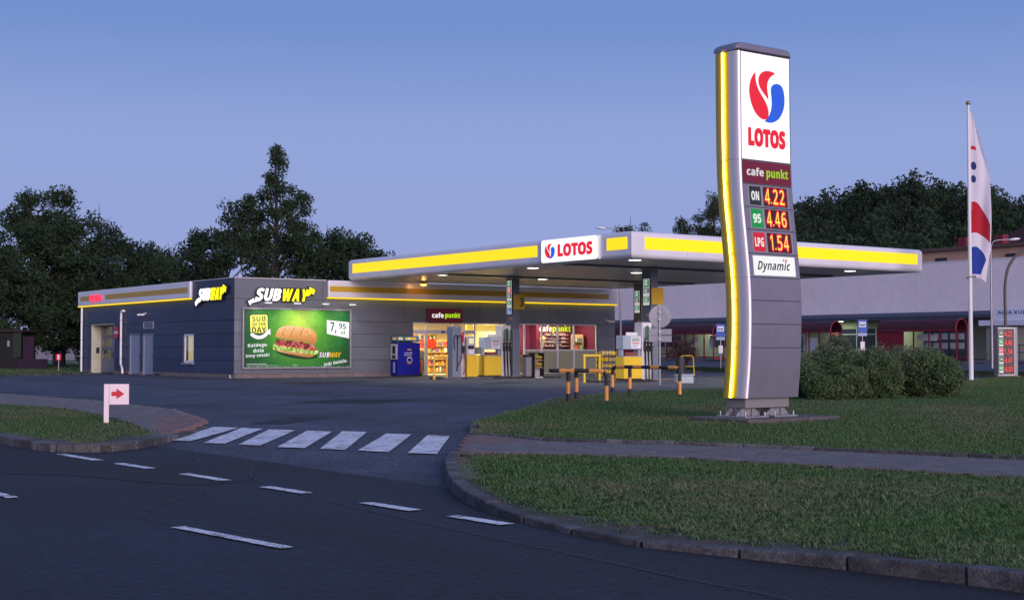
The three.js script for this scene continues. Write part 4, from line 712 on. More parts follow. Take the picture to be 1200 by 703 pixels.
// ================================================================ pump islands and what stands there
function island(label, x0, x1, z) {
  const t = thing('pump_island', label, 'island', [0, 0, z], 0, 'pump islands');
  M('slab', bx(x0 + 0.08, -0.02, -0.52, x1 - 0.08, 0.095, 0.52), mPlinth, t);
  for (let x = x0; x < x1 - 0.3; x += 0.95) for (const s of [-1, 1]) M('edge_stone', bx(x, -0.04, s * 0.6 - 0.075, Math.min(x1, x + 0.935), 0.105, s * 0.6 + 0.075, 0.02), mKerb[Math.abs(Math.round(x * 3)) % 3], t);
  for (const x of [x0, x1]) M('edge_stone', bx(x - 0.06, -0.04, -0.52, x + 0.06, 0.105, 0.52, 0.02), mKerb[0], t);
}
island('raised concrete pump island near the shop door', 36.6, 43.6, -56.3);
island('raised concrete pump island nearest the lawn', 38.3, 43.8, -46.6);
const pumpLabel = canvasTex(128, 128, (g, w, h) => { g.fillStyle = '#dfe3e8'; g.fillRect(0, 0, w, h); g.fillStyle = '#5a6470'; g.fillRect(14, 14, 100, 40); g.fillStyle = '#c9d6c0'; g.fillRect(20, 20, 88, 28); fitText(g, '000 00', 64, 34, 70, 16, '#222'); g.fillStyle = '#c8283a'; g.fillRect(14, 66, 100, 10); g.fillStyle = '#888'; for (let i = 0; i < 4; i++) g.fillRect(18, 84 + i * 10, 92 - i * 12, 4); });
function dispenser(label, x, z, w, head) {                          // x: left end of the yellow cabinet; the hose tower stands at its right end
  const t = thing('fuel_dispenser', label, 'fuel pump', [x, 0.1, z], 0, 'fuel pumps'), tw = 0.58;
  const cab = M('yellow_cabinet', bx(0, 0.06, -0.28, w, 1.0, 0.28, 0.02), mYellowPaint, t);
  M('door_panel', bx(0.04, 0.1, 0.28, w - 0.04, 0.97, 0.288, 0.003), mYellowPaint, cab); M('lock', rod([w - 0.12, 0.6, 0.285], [w - 0.12, 0.6, 0.3], 0.018), mSteel, cab);
  M('foot', bx(0.03, 0, -0.25, w - 0.03, 0.06, 0.25), mDark, t);
  if (head) {
    M('counter_top', bx(0.02, 1.0, -0.27, w, 1.04, 0.27, 0.01), mGrey, t);
    for (const q of [0.06, w - 0.06]) M('head_post', bx(q - 0.04, 1.04, -0.14, q + 0.04, 1.32, 0.14, 0.01), mBlueGrey, t);
    const hd = M('head', bx(0, 1.32, -0.24, w, 1.92, 0.24, 0.03), mBlueGrey, t);
    M('display_screen', face(w * 0.5, 0.5), printed(pumpLabel, 0.3), hd, [w * 0.68, 1.62, 0.245]);
    M('top_label', bx(w * 0.35, 1.92, -0.02, w - 0.05, 2.06, 0.02, 0.01), mWhite, hd);
    M('goods_tray', bx(0.2, 1.045, -0.16, w - 0.2, 1.2, 0.16, 0.02), S([0.2, 0.05, 0.05], 0.6), t);
  }
  const tower = M('hose_tower', bx(w + 0.01, 0.02, -0.26, w + tw, 2.5, 0.26, 0.03), S([0.58, 0.59, 0.60], 0.4), t);
  for (let i = 0; i < 3; i++) {
    const hx = w + 0.12 + i * 0.18, col = [mGrey, S([0.02, 0.16, 0.07], 0.5), mGrey][i];
    M('nozzle_flap', bx(hx - 0.055, 1.72, 0.262, hx + 0.055, i === 1 ? 2.36 : 2.24, 0.285, 0.008), col, tower);
    const nz = M('nozzle', [bx(hx - 0.06, 1.24, 0.27, hx + 0.06, 1.68, 0.36, 0.03), bx(hx - 0.03, 1.4, 0.36, hx + 0.03, 1.62, 0.42, 0.02), rod([hx, 1.68, 0.3], [hx, 1.86, 0.3], 0.016)], mBlack, t);
    M('trigger', rod([hx + 0.02, 1.42, 0.40], [hx - 0.02, 1.56, 0.425], 0.012), mSilver, nz);
    M('hose', tube([[hx, 1.25, 0.31], [hx - 0.01, 0.8, 0.34], [hx + 0.03, 0.12, 0.36], [hx + 0.07, 0.06, 0.33], [hx + 0.09, 0.4, 0.29], [hx + 0.085, 1.2, 0.275], [hx + 0.08, 2.3, 0.27]], 0.022, 40, 7), mRubber, t);
  }
  M('grade_label', bx(w + 0.06, 2.33, 0.262, w + tw - 0.06, 2.44, 0.268), mWhite, tower);
  return t;
}
dispenser('yellow and pale blue fuel pump left of the number 3 column', 38.95, -55.95, 1.02, true);
dispenser('yellow and pale blue fuel pump on the island nearest the lawn', 39.35, -46.1, 1.06, true);
{ // card terminal and smaller yellow cabinet further left on the island by the door
  const t = thing('payment_terminal', 'yellow cabinet with grey payment screens near the shop door', 'terminal', [37.93, 0.1, -55.9]);
  M('cabinet', bx(0, 0.02, -0.25, 0.62, 1.05, 0.25, 0.02), mYellowPaint, t); M('panel', bx(0.0, 1.05, -0.2, 0.5, 1.95, 0.2, 0.02), S([0.42, 0.42, 0.46], 0.4), t);
  M('keypad', bx(0.06, 1.35, 0.2, 0.42, 1.5, 0.215, 0.005), mBlack, t); M('display_screen', bx(0.13, 1.6, 0.2, 0.4, 1.85, 0.21), glow(0.62, 0.55, 0.30, 0.6), t); M('label', bx(0.12, 1.1, 0.2, 0.4, 1.3, 0.21), mWhite, t); M('side_box', bx(0.56, 1.1, -0.12, 0.86, 1.42, 0.22, 0.02), S([0.16, 0.19, 0.15], 0.5), t); M('bracket', bx(0.5, 1.15, -0.05, 0.56, 1.35, 0.05), mSteel, t);
  const l = thing('gas_dispenser', 'blue grey tower dispenser with looping black hoses', 'fuel pump', [37.12, 0.1, -55.95]);
  M('tower', bx(0, 0, -0.26, 0.5, 2.42, 0.24, 0.02), S([0.17, 0.21, 0.27], 0.4), l); M('side_panel', bx(0.5, 0, -0.24, 0.72, 2.2, 0.22, 0.02), S([0.55, 0.42, 0.44], 0.45), l);
  M('red_label', bx(0.53, 1.65, 0.22, 0.66, 2.15, 0.228), mRed, l); M('nozzle', [bx(0.55, 1.15, 0.225, 0.66, 1.5, 0.32, 0.03)], mBlack, l);
  M('hose', tube([[0.1, 1.3, 0.25], [0.05, 1.8, 0.3], [0.12, 2.0, 0.32], [0.24, 1.9, 0.3], [0.25, 1.2, 0.28], [0.24, 0.3, 0.28]], 0.02, 30, 7), mRubber, l);
  M('hose', tube([[0.26, 1.7, 0.26], [0.32, 1.98, 0.3], [0.46, 1.95, 0.32], [0.5, 1.5, 0.3], [0.45, 0.9, 0.34], [0.3, 0.6, 0.3], [0.2, 0.3, 0.27]], 0.02, 30, 7), mRubber, l);
  M('hose', tube([[0.6, 1.2, 0.3], [0.64, 0.7, 0.36], [0.58, 0.3, 0.4], [0.5, 0.12, 0.36]], 0.018, 20, 7), mRubber, l);
}
function rail(label, x, z, w, h, turn = 0) {                        // yellow tubular guard
  const t = thing('guard_rail', label, 'guard rail', [x, 0, z], turn, 'yellow tubular guards'), R = 0.055;
  M('hoop', [rod([0, -0.02, 0], [0, h, 0], R, R, 12), rod([w, -0.02, 0], [w, h, 0], R, R, 12), rod([-R, h, 0], [w + R, h, 0], R, R, 12)], mYellowPaint, t);
  for (const q of [0, w]) M('foot_plate', cyl(q, 0, 0.015, 0, 0.11, 0.11, 14), mYellowPaint, t);
}
rail('yellow tubular guard before the shop door', 36.45, -56.3, 0.62, 1.1, -0.35);
rail('yellow tubular guard at the near end of the right island', 38.05, -46.9, 0.66, 1.15, -0.55);
{ // windscreen products rack by the number 3 column
  const t = thing('display_rack', 'grey rack of yellow bottles beside the number 3 column', 'rack', [41.75, 0, -55.6], 0.15);
  for (const s of [0, 0.66]) M('upright', bx(s, 0.03, -0.2, s + 0.03, 1.22, 0.2), mDark, t);
  M('top', bx(-0.02, 1.22, -0.22, 0.71, 1.26, 0.22, 0.01), mDark, t); M('base', bx(0.1, 0.0, -0.18, 0.6, 0.08, 0.22, 0.02), mWhite, t); M('front_panel', bx(0.16, 0.08, 0.0, 0.54, 0.5, 0.03), S([0.55, 0.5, 0.5], 0.5), t);
  for (const y of [0.5, 0.85]) { M('shelf', bx(0.03, y, -0.2, 0.66, y + 0.02, 0.2), mSteel, t); for (let i = 0; i < 5; i++) { const b = M('bottle', [bx(0.05 + i * 0.122, y + 0.02, -0.05, 0.15 + i * 0.122, y + 0.24, 0.12, 0.025), cyl(0.1 + i * 0.122, y + 0.23, y + 0.28, 0.03, 0.02, 0.02, 8)], mYellowPaint, t); M('label', bx(0.065 + i * 0.122, y + 0.06, 0.12, 0.135 + i * 0.122, y + 0.17, 0.124), mDark, b); } }
  const s2 = thing('wash_box', 'grey service box with black tray by the number 3 column', 'box', [41.42, 0.1, -55.75]);
  M('body', bx(0, 0, -0.2, 0.36, 0.95, 0.15, 0.02), mGrey, s2); M('tray', bx(0.02, 0.95, -0.18, 0.34, 1.07, 0.13, 0.02), mDark, s2);
  // rack of sacks behind the right island
  const k = thing('goods_rack', 'low wire rack of yellow sacks in front of the cafe windows', 'rack', [48.2, 0, -58.4]);
  for (const [x, z] of [[0, 0], [1.0, 0], [0, 0.5], [1.0, 0.5]]) M('post', cyl(x, 0, 1.35, z, 0.02), mYellowPaint, k);
  const r = rng(15);
  for (let i = 0; i < 4; i++) { const y = 0.12 + i * 0.32; M('shelf', bx(-0.02, y, -0.02, 1.02, y + 0.02, 0.52), mDark, k); for (let j = 0; j < 4; j++) M('sack', bx(0.02 + j * 0.25, y + 0.02, 0.05, 0.25 + j * 0.25, y + 0.2 + r() * 0.06, 0.45, 0.05), r() > 0.4 ? mYellowPaint : S([0.5, 0.4, 0.15], 0.7), k); }
}
{ // blue coin machine against the wall
  const gfx = canvasTex(128, 256, (g, w, h) => { g.fillStyle = '#0a129a'; g.fillRect(0, 0, w, h); g.strokeStyle = '#1220b8'; g.lineWidth = 1; for (let i = 0; i < 26; i++) { g.beginPath(); g.moveTo(0, i * 10); g.lineTo(w, i * 10); g.stroke(); } g.fillStyle = '#e8a33a'; for (const y of [44, 108, 156]) g.fillRect(52, y, 26, 12); g.strokeStyle = '#e6ecff'; g.lineWidth = 4; g.beginPath(); g.arc(66, 136, 16, 0, 6.3); g.stroke(); g.save(); g.translate(44, 84); fitText(g, 'wash', 14, -8, 46, 14, '#eef2ff'); fitText(g, 'auto', 10, 10, 46, 12, '#eef2ff'); g.restore(); });
  const top = canvasTex(160, 40, (g, w, h) => { g.fillStyle = '#0f6f9c'; g.fillRect(0, 0, w, h); g.fillStyle = '#ffb915'; g.fillRect(6, 7, 36, 24); g.fillRect(62, 7, 84, 24); g.fillStyle = '#fff'; for (const x of [22, 90]) { g.beginPath(); g.arc(x, 18, 10, 0, 6.3); g.fill(); } g.fillStyle = '#0f6f9c'; for (const x of [22, 90]) { g.beginPath(); g.arc(x, 18, 5, 0, 6.3); g.fill(); } });
  const t = thing('vending_machine', 'blue coin machine with yellow header against the front wall', 'machine', [38.72, 0, FZ + 0.4]);
  M('plinth', bx(0.02, 0, -0.36, 1.36, 0.07, 0.36), mDark, t); const b = M('body', bx(0, 0.07, -0.38, 1.38, 1.78, 0.38, 0.02), S([0.006, 0.01, 0.30], 0.6), t);
  M('printed_panel', face(1.3, 1.62), printed(gfx, 0.75), b, [0.70, 0.92, 0.383]);
  M('control_panel', bx(-0.03, 0.9, -0.33, 0.0, 1.72, 0.33, 0.01), mSilver, t); M('coin_slot', bx(-0.045, 1.2, -0.12, -0.03, 1.6, 0.14), mBlack, t); M('outlet', bx(-0.045, 0.95, -0.15, -0.03, 1.12, 0.16), mDark, t); M('side_label', bx(-0.012, 0.2, -0.1, 0.0, 0.75, 0.08), S([0.4, 0.45, 0.8], 0.4), t);
  const hd = M('header_box', bx(0.02, 1.86, -0.24, 1.34, 2.12, 0.26, 0.02), S([0.02, 0.14, 0.22], 0.4), t); M('lit_sign_face', face(1.28, 0.22), lit(top, 0.8), hd, [0.68, 1.99, 0.264]); M('lit_sign_face', face(0.46, 0.22), lit(top, 0.5), hd, [0.016, 1.99, 0.01], [0, -Math.PI / 2, 0]);
  for (const x of [0.2, 1.1]) M('header_post', bx(x, 1.78, -0.03, x + 0.05, 1.86, 0.03), mSteel, t);
  const e = thing('fire_extinguisher', 'red fire extinguisher trolley beside the blue machine', 'extinguisher', [40.32, 0, FZ + 0.3]);
  const prof = [[0, 0.1], [0.13, 0.1], [0.14, 0.14], [0.14, 0.72], [0.11, 0.8], [0.04, 0.84], [0.03, 0.9], [0, 0.9]].map(p => new THREE.Vector2(...p)); M('cylinder', new THREE.LatheGeometry(prof, 18), mRed, e);
  M('hose', tube([[0.02, 0.88, 0.03], [0.2, 0.9, 0.08], [0.24, 0.5, 0.1], [0.16, 0.3, 0.12]], 0.018, 18, 6), mRubber, e); M('handle', tube([[-0.1, 0.5, -0.14], [-0.1, 1.0, -0.18], [0, 1.06, -0.18], [0.1, 1.0, -0.18], [0.1, 0.5, -0.14]], 0.014, 20, 6), mBlack, e);
  for (const s of [-1, 1]) M('wheel', new THREE.TorusGeometry(0.085, 0.035, 8, 18).rotateY(Math.PI / 2), mRubber, e, [s * 0.16, 0.12, -0.05]);
}
// ---- traffic sign seen from behind, by the right island
{
  const t = thing('traffic_sign', 'round road sign with two plates seen from behind', 'sign', [37.97, 0, -42.0], 0);
  const d = -0.7, mB = S([0.24, 0.25, 0.28], 0.5, { metalness: 0.3 });
  M('pole', cyl(0, -0.02, 3.22, 0, 0.04, 0.04, 12), mGalv, t);
  const q = new THREE.Group(); q.name = 'sign_plates'; q.rotation.y = d; t.add(q);
  const dc = M('round_plate', new THREE.CylinderGeometry(0.45, 0.45, 0.025, 32).rotateX(Math.PI / 2), mB, q, [0.02, 2.74, -0.06]);
  M('plate', bx(-0.44, 2.0, -0.07, 0.48, 2.24, -0.045, 0.005), mB, q); M('plate', bx(-0.44, 1.72, -0.07, 0.48, 1.97, -0.045, 0.005), mB, q);
  for (const y of [1.8, 2.1, 2.6, 2.9]) M('clamp', bx(-0.07, y, -0.045, 0.07, y + 0.05, 0.045), mSteel, q);
}
// ---- black and yellow hoop barriers on the corner of the lawn
function hoop(label, pts, legs) {                                   // pts: rail from one leg over to the other; legs: extra legs
  const t = thing('hoop_barrier', label, 'barrier', [0, 0, 0], 0, 'black and yellow hoop barriers'), R = 0.052;
  const c = new THREE.CurvePath(), V = p => new THREE.Vector3(...p), arr = pts.map(V);
  const path = []; for (let i = 0; i < arr.length; i++) { if (i === 0 || i === arr.length - 1) path.push([arr[i]]); else { const a = arr[i].clone().add(arr[i - 1].clone().sub(arr[i]).setLength(0.2)), b = arr[i].clone().add(arr[i + 1].clone().sub(arr[i]).setLength(0.2)); path.push([a, arr[i], b]); } }
  const pl = []; path.forEach(s => { if (s.length === 1) pl.push(s[0]); else { const qc = new THREE.QuadraticBezierCurve3(...s); pl.push(...qc.getPoints(6)); } });
  let acc = 0, tot = 0; for (let i = 1; i < pl.length; i++) tot += pl[i].distanceTo(pl[i - 1]);
  const lp = d => { let s = 0; for (let i = 1; i < pl.length; i++) { const l = pl[i].distanceTo(pl[i - 1]); if (s + l >= d) return pl[i - 1].clone().lerp(pl[i], (d - s) / l); s += l; } return pl[pl.length - 1].clone(); };
  const cuts = [0, 0.27]; let on = 0; while (cuts[cuts.length - 1] < tot - 0.01) cuts.push(Math.min(tot, cuts[cuts.length - 1] + 0.37));
  for (let i = 0; i < cuts.length - 1; i++) { const n = 5, seg = []; for (let k = 0; k <= n; k++) seg.push(lp(cuts[i] + (cuts[i + 1] - cuts[i]) * k / n)); M('tube_band', new THREE.TubeGeometry(new THREE.CatmullRomCurve3(seg), 8, R, 12), i % 2 ? mOrange : mBlack, t); }
  for (const [x, z, h] of legs) { M('leg', rod([x, h - 0.25, z], [x, h, z], R, R, 12), mBlack, t); M('leg_band', rod([x, 0.31, z], [x, h - 0.25, z], R, R, 12), mOrange, t); M('leg_foot', rod([x, 0.0, z], [x, 0.31, z], R, R, 12), mBlack, t); }
  return t;
}
hoop('left hoop barrier bent round the lawn corner, black and yellow', [[23.31, 0.02, -29.06], [23.31, 0.88, -29.06], [21.4, 0.88, -27.8], [22.60, 0.88, -26.98], [22.60, 0.02, -26.98]], [[21.79, -27.5, 0.86]]);
hoop('right hoop barrier on three legs, black and yellow', [[27.08, 0.02, -32.05], [27.08, 0.90, -32.05], [27.14, 0.90, -29.19], [27.14, 0.02, -29.19]], [[25.9, -29.9, 0.88]]);
// ================================================================ tall price pylon, gently bowed front to back
{
  const PX = 18.46, PZ = -18.05, t = thing('price_pylon', 'tall bowed silver price pylon with glowing yellow edge on the lawn', 'pylon', [PX, 0, PZ]);
  const bowC = new THREE.CatmullRomCurve3([[0, -0.06], [0.52, 0], [1.05, 0.06], [1.55, 0.09], [2.1, 0.1], [2.64, 0.08], [3.4, 0.0], [4.2, -0.095], [4.83, -0.13], [5.8, -0.145], [6.9, -0.15], [7.3, -0.15]].map(([y, z]) => new THREE.Vector3(0, y, z)));
  const tab = bowC.getPoints(400), bow = y => { let i = 0; while (i < 399 && tab[i + 1].y < y) i++; const a = tab[i], b = tab[i + 1]; return a.z + (b.z - a.z) * (y - a.y) / (b.y - a.y); };
  const bend = g => { const p = g.attributes.position; for (let i = 0; i < p.count; i++) p.setZ(i, p.getZ(i) + bow(p.getY(i))); g.computeVertexNormals(); return g; };
  const slab = (x0, y0, z0, x1, y1, z1, n = 8) => { const g = new THREE.BoxGeometry(x1 - x0, y1 - y0, z1 - z0, 1, n, 1); g.translate((x0 + x1) / 2, (y0 + y1) / 2, (z0 + z1) / 2); return uvBox(bend(g.toNonIndexed())); };
  // sweep an outline (x, z) from y0 to y1
  const sweep = (pts, y0, y1, n = 14, close = false) => {
    const pos = [], uv = []; let L = [0]; for (let i = 1; i < pts.length; i++) L.push(L[i - 1] + Math.hypot(pts[i][0] - pts[i - 1][0], pts[i][1] - pts[i - 1][1]));
    const P = (i, k) => { const y = y0 + (y1 - y0) * k / n; return [pts[i][0], y, pts[i][1] + bow(y)]; };
    for (let k = 0; k < n; k++) for (let i = 0; i < pts.length - 1; i++) for (const [a, b] of [[i, k], [i + 1, k], [i + 1, k + 1], [i, k], [i + 1, k + 1], [i, k + 1]]) { pos.push(...P(a, b)); uv.push(L[a], y0 + (y1 - y0) * b / n); }
    const g = new THREE.BufferGeometry(); g.setAttribute('position', new THREE.Float32BufferAttribute(pos, 3)); g.setAttribute('uv', new THREE.Float32BufferAttribute(uv, 2));
    // smooth normals along the sweep
    const nor = new Float32Array(pos.length); const nn = pts.map((_, i) => { const a = pts[Math.max(0, i - 1)], b = pts[Math.min(pts.length - 1, i + 1)]; const dx = b[0] - a[0], dz = b[1] - a[1], l = Math.hypot(dx, dz); return [-dz / l, dx / l]; });
    let q = 0; for (let k = 0; k < n; k++) for (let i = 0; i < pts.length - 1; i++) for (const a of [i, i + 1, i + 1, i, i + 1, i]) { nor[q++] = nn[a][0]; nor[q++] = 0; nor[q++] = nn[a][1]; }
    g.setAttribute('normal', new THREE.BufferAttribute(nor, 3)); return g;
  };
  const Y0 = 0.52, Y1 = 6.9, WF = 1.3, TH = 0.62;
  const mSkin = (() => { const tx = tex(256, (i, x, y) => { const j = (y * 2) * 512 + x * 2, k = 0.53 * (1 + (nBig[j] - 0.5) * 0.07 + (nMid[j] - 0.5) * 0.03); return [k * 0.99, k * 0.98, k * 1.07]; }, 1.3); return new THREE.MeshStandardMaterial({ map: tx, roughness: 0.40, metalness: 0.45 }); })();
  const mYellowSide = S([0.62, 0.42, 0.012], 0.38);
  const arc = (cx, cz, rx, rz, a0, a1) => { const o = []; for (let i = 0; i <= 8; i++) { const a = a0 + (a1 - a0) * i / 8; o.push([cx + rx * Math.cos(a), cz + rz * Math.sin(a)]); } return o; };
  const seams = [0.52, 1.44, 1.87, 2.30, 2.72, 3.16, 3.60, 4.02, 4.45, 4.89, 6.90];
  // inner box, dark: shows in the joints
  M('core', slab(-0.05, Y0 + 0.01, -TH + 0.03, WF + 0.05, Y1 - 0.01, -0.03, 26), mDark, t);
  for (let i = 0; i < seams.length - 1; i++) {
    const a = seams[i] + 0.006, b = seams[i + 1] - 0.006, n = i === 9 || i === 0 ? 8 : 4;
    M('side_panel', slab(WF + 0.03, a, -0.42, WF + 0.07, b, -0.2, n), mSkin, t);
    M('back_panel', slab(0, a, -TH, WF, b, -TH + 0.03, n), mSkin, t);
    M('front_panel', slab(0.004, a, -0.03, WF - 0.004, b, 0.0, n), mSkin, t);
  }
  const mTrim = S([0.60, 0.58, 0.62], 0.42, { metalness: 0.6 });
  for (const [p, q] of [[0.52, 2.72], [2.72, 4.89], [4.89, 6.9]]) {
    const a = p + 0.002, b = q - 0.002;
    M('corner_trim', sweep(arc(0.0, -0.2, -0.1, 0.2, Math.PI / 2, 0), a, b, 16), mTrim, t);
    M('corner_trim', sweep(arc(WF, -0.2, 0.07, 0.2, 0, Math.PI / 2), a, b, 16), mTrim, t);
    M('yellow_trim', sweep(arc(0.0, -0.42, -0.1, -0.2, 0, Math.PI / 2), a, b, 16), mYellowSide, t);
    M('corner_trim', sweep(arc(WF, -0.42, 0.07, -0.2, Math.PI / 2, 0), a, b, 16), mSkin, t);
    M('yellow_side', slab(-0.1, a, -0.42, -0.06, b, -0.2, 16), mYellowSide, t);
  }
  // glowing tube down the yellow edge, in two lengths
  const tubeLine = (a, b) => { const p = []; for (let i = 0; i <= 30; i++) { const y = a + (b - a) * i / 30; p.push(new THREE.Vector3(-0.125, y, -0.33 + bow(y))); } return new THREE.TubeGeometry(new THREE.CatmullRomCurve3(p), 60, 0.024, 8); };
  for (const [a, b] of [[0.53, 2.715], [2.725, 4.885], [4.895, 6.89]]) {
    M('neon_tube', tubeLine(a, b), glow(1.0, 0.80, 0.10, 4.5), t);
    const l = new THREE.RectAreaLight(lin(1, 0.8, 0.08), 2, 0.05, b - a); l.position.set(PX - 0.16, (a + b) / 2, PZ - 0.33 + bow((a + b) / 2)); l.rotation.set(0, Math.PI / 2, 0); scene.add(l);
  }
  for (const y of seams.slice(1, -1)) M('tube_clip', slab(-0.13, y - 0.006, -0.36, -0.1, y + 0.006, -0.30, 1), mDark, t);
  // cap with rounded ends
  { const s = new THREE.Shape(); s.moveTo(-0.11, 0); s.lineTo(WF + 0.08, 0); s.lineTo(WF + 0.08, 0.04); s.quadraticCurveTo(WF + 0.07, 0.16, WF - 0.08, 0.17); s.lineTo(0.08, 0.17); s.quadraticCurveTo(-0.1, 0.16, -0.11, 0.04); s.closePath();
    const g = new THREE.ExtrudeGeometry(s, { depth: TH - 0.24, bevelEnabled: true, bevelThickness: 0.12, bevelSize: 0.05, bevelOffset: -0.05, bevelSegments: 5, curveSegments: 8 }); g.translate(0, 6.905, -TH + 0.12 + bow(6.9)); M('cap', g, mSkin, t); }
  // printed and glowing faces
  const lay = (name, tx, k, x0, x1, y0, y1) => M(name, (() => { const g = new THREE.PlaneGeometry(x1 - x0, y1 - y0, 1, 12); g.translate((x0 + x1) / 2, (y0 + y1) / 2, 0.006); return bend(g); })(), k === null ? printed(tx) : lit(tx, k), t);
  lay('lit_sign_logo', canvasTex(520, 800, (g, w, h) => { g.fillStyle = '#ffffff'; g.fillRect(0, 0, w, h); emblem(g, 84, 118, 386, 400); fitText(g, 'LOTOS', 270, 628, 390, 124, '#e3122c', 'bold 100px sans-serif', 0, ['#e3122c', 11]); }), 1.0, 0.012, WF - 0.012, 4.905, 6.885);
  lay('lit_sign_cafe', canvasTex(520, 170, (g, w, h) => { g.fillStyle = '#7c0f31'; g.fillRect(0, 0, w, h); fitText(g, 'cafe', 135, 80, 180, 64, '#ffffff', 'bold 100px sans-serif', 0, ['#fff', 3]); fitText(g, 'punkt', 372, 90, 236, 92, '#b4f000', 'bold 100px sans-serif', 0, ['#b4f000', 3]); }), 0.62, 0.012, WF - 0.012, 4.465, 4.875);
  const price = (lab, bg, txt, y0) => {
    const fy0 = y0 + 0.035, fy1 = y0 + 0.395;
    M('sign_bezel', slab(0.12, fy0 - 0.012, 0.001, WF - 0.10, fy1 + 0.012, 0.004, 3), S([0.30, 0.30, 0.31], 0.4, { metalness: 0.3 }), t);
    lay('lit_sign_grade', canvasTex(128, 160, (g, w, h) => { g.fillStyle = bg; g.fillRect(0, 0, w, h); fitText(g, lab, 64, 80, lab.length > 2 ? 96 : 86, 76, '#ffffff', 'bold 100px sans-serif', 0, ['#ffffff', 4]); }), 0.75, 0.16, 0.46, fy0 + 0.005, fy1 - 0.005);
    lay('led_display', canvasTex(320, 190, (g, w, h) => { g.fillStyle = '#3a0406'; g.fillRect(0, 0, w, h); let x = 56; for (const ch of txt) { if (ch === '.') { g.fillStyle = '#ffb23a'; g.fillRect(x - 46, 146, 17, 17); x += 22; continue; } const one = ch === '1'; fitText(g, ch, x, 92, one ? 30 : 62, 146, '#ffd650', '100px sans-serif', 0, ['#f0141e', 15]); x += 86; } }), 1.35, 0.52, WF - 0.14, fy0, fy1);  // overexposed glow of the digits drawn in: yellow core, red halo
  };
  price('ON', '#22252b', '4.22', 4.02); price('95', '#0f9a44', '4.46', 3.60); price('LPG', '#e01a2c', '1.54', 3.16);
  lay('lit_sign_fuel', canvasTex(420, 150, (g, w, h) => { g.fillStyle = '#fdfdfd'; g.fillRect(0, 0, w, h); fitText(g, 'Dynamic', 205, 82, 320, 92, '#20242c', 'bold 100px sans-serif', 0.28); g.fillStyle = '#d01e2e'; g.fillRect(300, 20, 16, 14); g.fillRect(326, 20, 16, 14); }), 0.85, 0.10, WF - 0.10, 2.76, 3.12);
  // base beam, trestle feet and slab
  M('base_beam', bx(0.06, 0.34, -0.6, WF - 0.1, 0.53, -0.12, 0.01), S([0.26, 0.25, 0.25], 0.5, { metalness: 0.3 }), t);
  for (const [fx, lab] of [[0.22, 0], [0.98, 1]]) {
    const f = new THREE.Group(); f.name = 'trestle_foot'; f.position.set(fx, 0.02, -0.36); t.add(f);
    M('foot_plate', bx(-0.30, 0.145, -0.38, 0.30, 0.175, 0.38, 0.006), mGalv, f);
    M('web', bx(-0.10, 0.175, -0.12, 0.10, 0.34, 0.12, 0.01), mGalv, f);
    for (const s of [-1, 1]) for (const q of [-0.14, 0.14]) { const sh = new THREE.Shape([[0, 0], [s * 0.2, 0], [s * 0.2, 0.03], [s * 0.02, 0.165], [0, 0.165]].map(p => new THREE.Vector2(...p))); const g = new THREE.ExtrudeGeometry(sh, { depth: 0.02, bevelEnabled: false }); M('gusset', g, mGalv, f, [s * 0.1, 0.175, q - 0.01]); }
    for (const [a, c] of [[-0.25, -0.32], [0.25, -0.32], [-0.25, 0.32], [0.25, 0.32]]) M('anchor_bolt', cyl(a, 0.175, 0.25, c, 0.018, 0.018, 8), mSteel, f);
  }
  const mSlab = concrete(0.33, [1.04, 1, 0.98], 1.6, 211, 0.4);
  tag(M('foundation_slab', bx(PX - 0.42, 0.0, PZ - 1.1, PX + 2.0, 0.165, PZ + 0.42, 0.02), mSlab), 'flat concrete slab under the price pylon', 'slab');
}
// ================================================================ arrow sign on the left island
{
  const t = thing('arrow_sign', 'small white sign with a red arrow on the left island', 'sign', [8.86, 0.085, -24.35], -YAW + 0.12); t.scale.setScalar(0.79);
  const w = S([0.84, 0.70, 0.70], 0.5);
  M('post', bx(-0.055, 0, -0.03, 0.055, 0.90, 0.03, 0.008), w, t);
  const b = M('board', bx(0.06, 0.44, -0.025, 0.49, 0.90, 0.025, 0.006), w, t);
  const s = new THREE.Shape([[0.10, 0.63], [0.21, 0.63], [0.21, 0.56], [0.385, 0.68], [0.21, 0.80], [0.21, 0.73], [0.10, 0.73]].map(p => new THREE.Vector2(...p)));
  const a = new THREE.ExtrudeGeometry(s, { depth: 0.003, bevelEnabled: false }); a.translate(0.01, 0, 0.026); M('arrow', a, mRed, b);
  tag(M('ground_spot_box', bx(8.98, 0.08, -24.32, 9.10, 0.17, -24.2, 0.02), mDark), 'small dark box at the foot of the arrow sign', 'box');
}
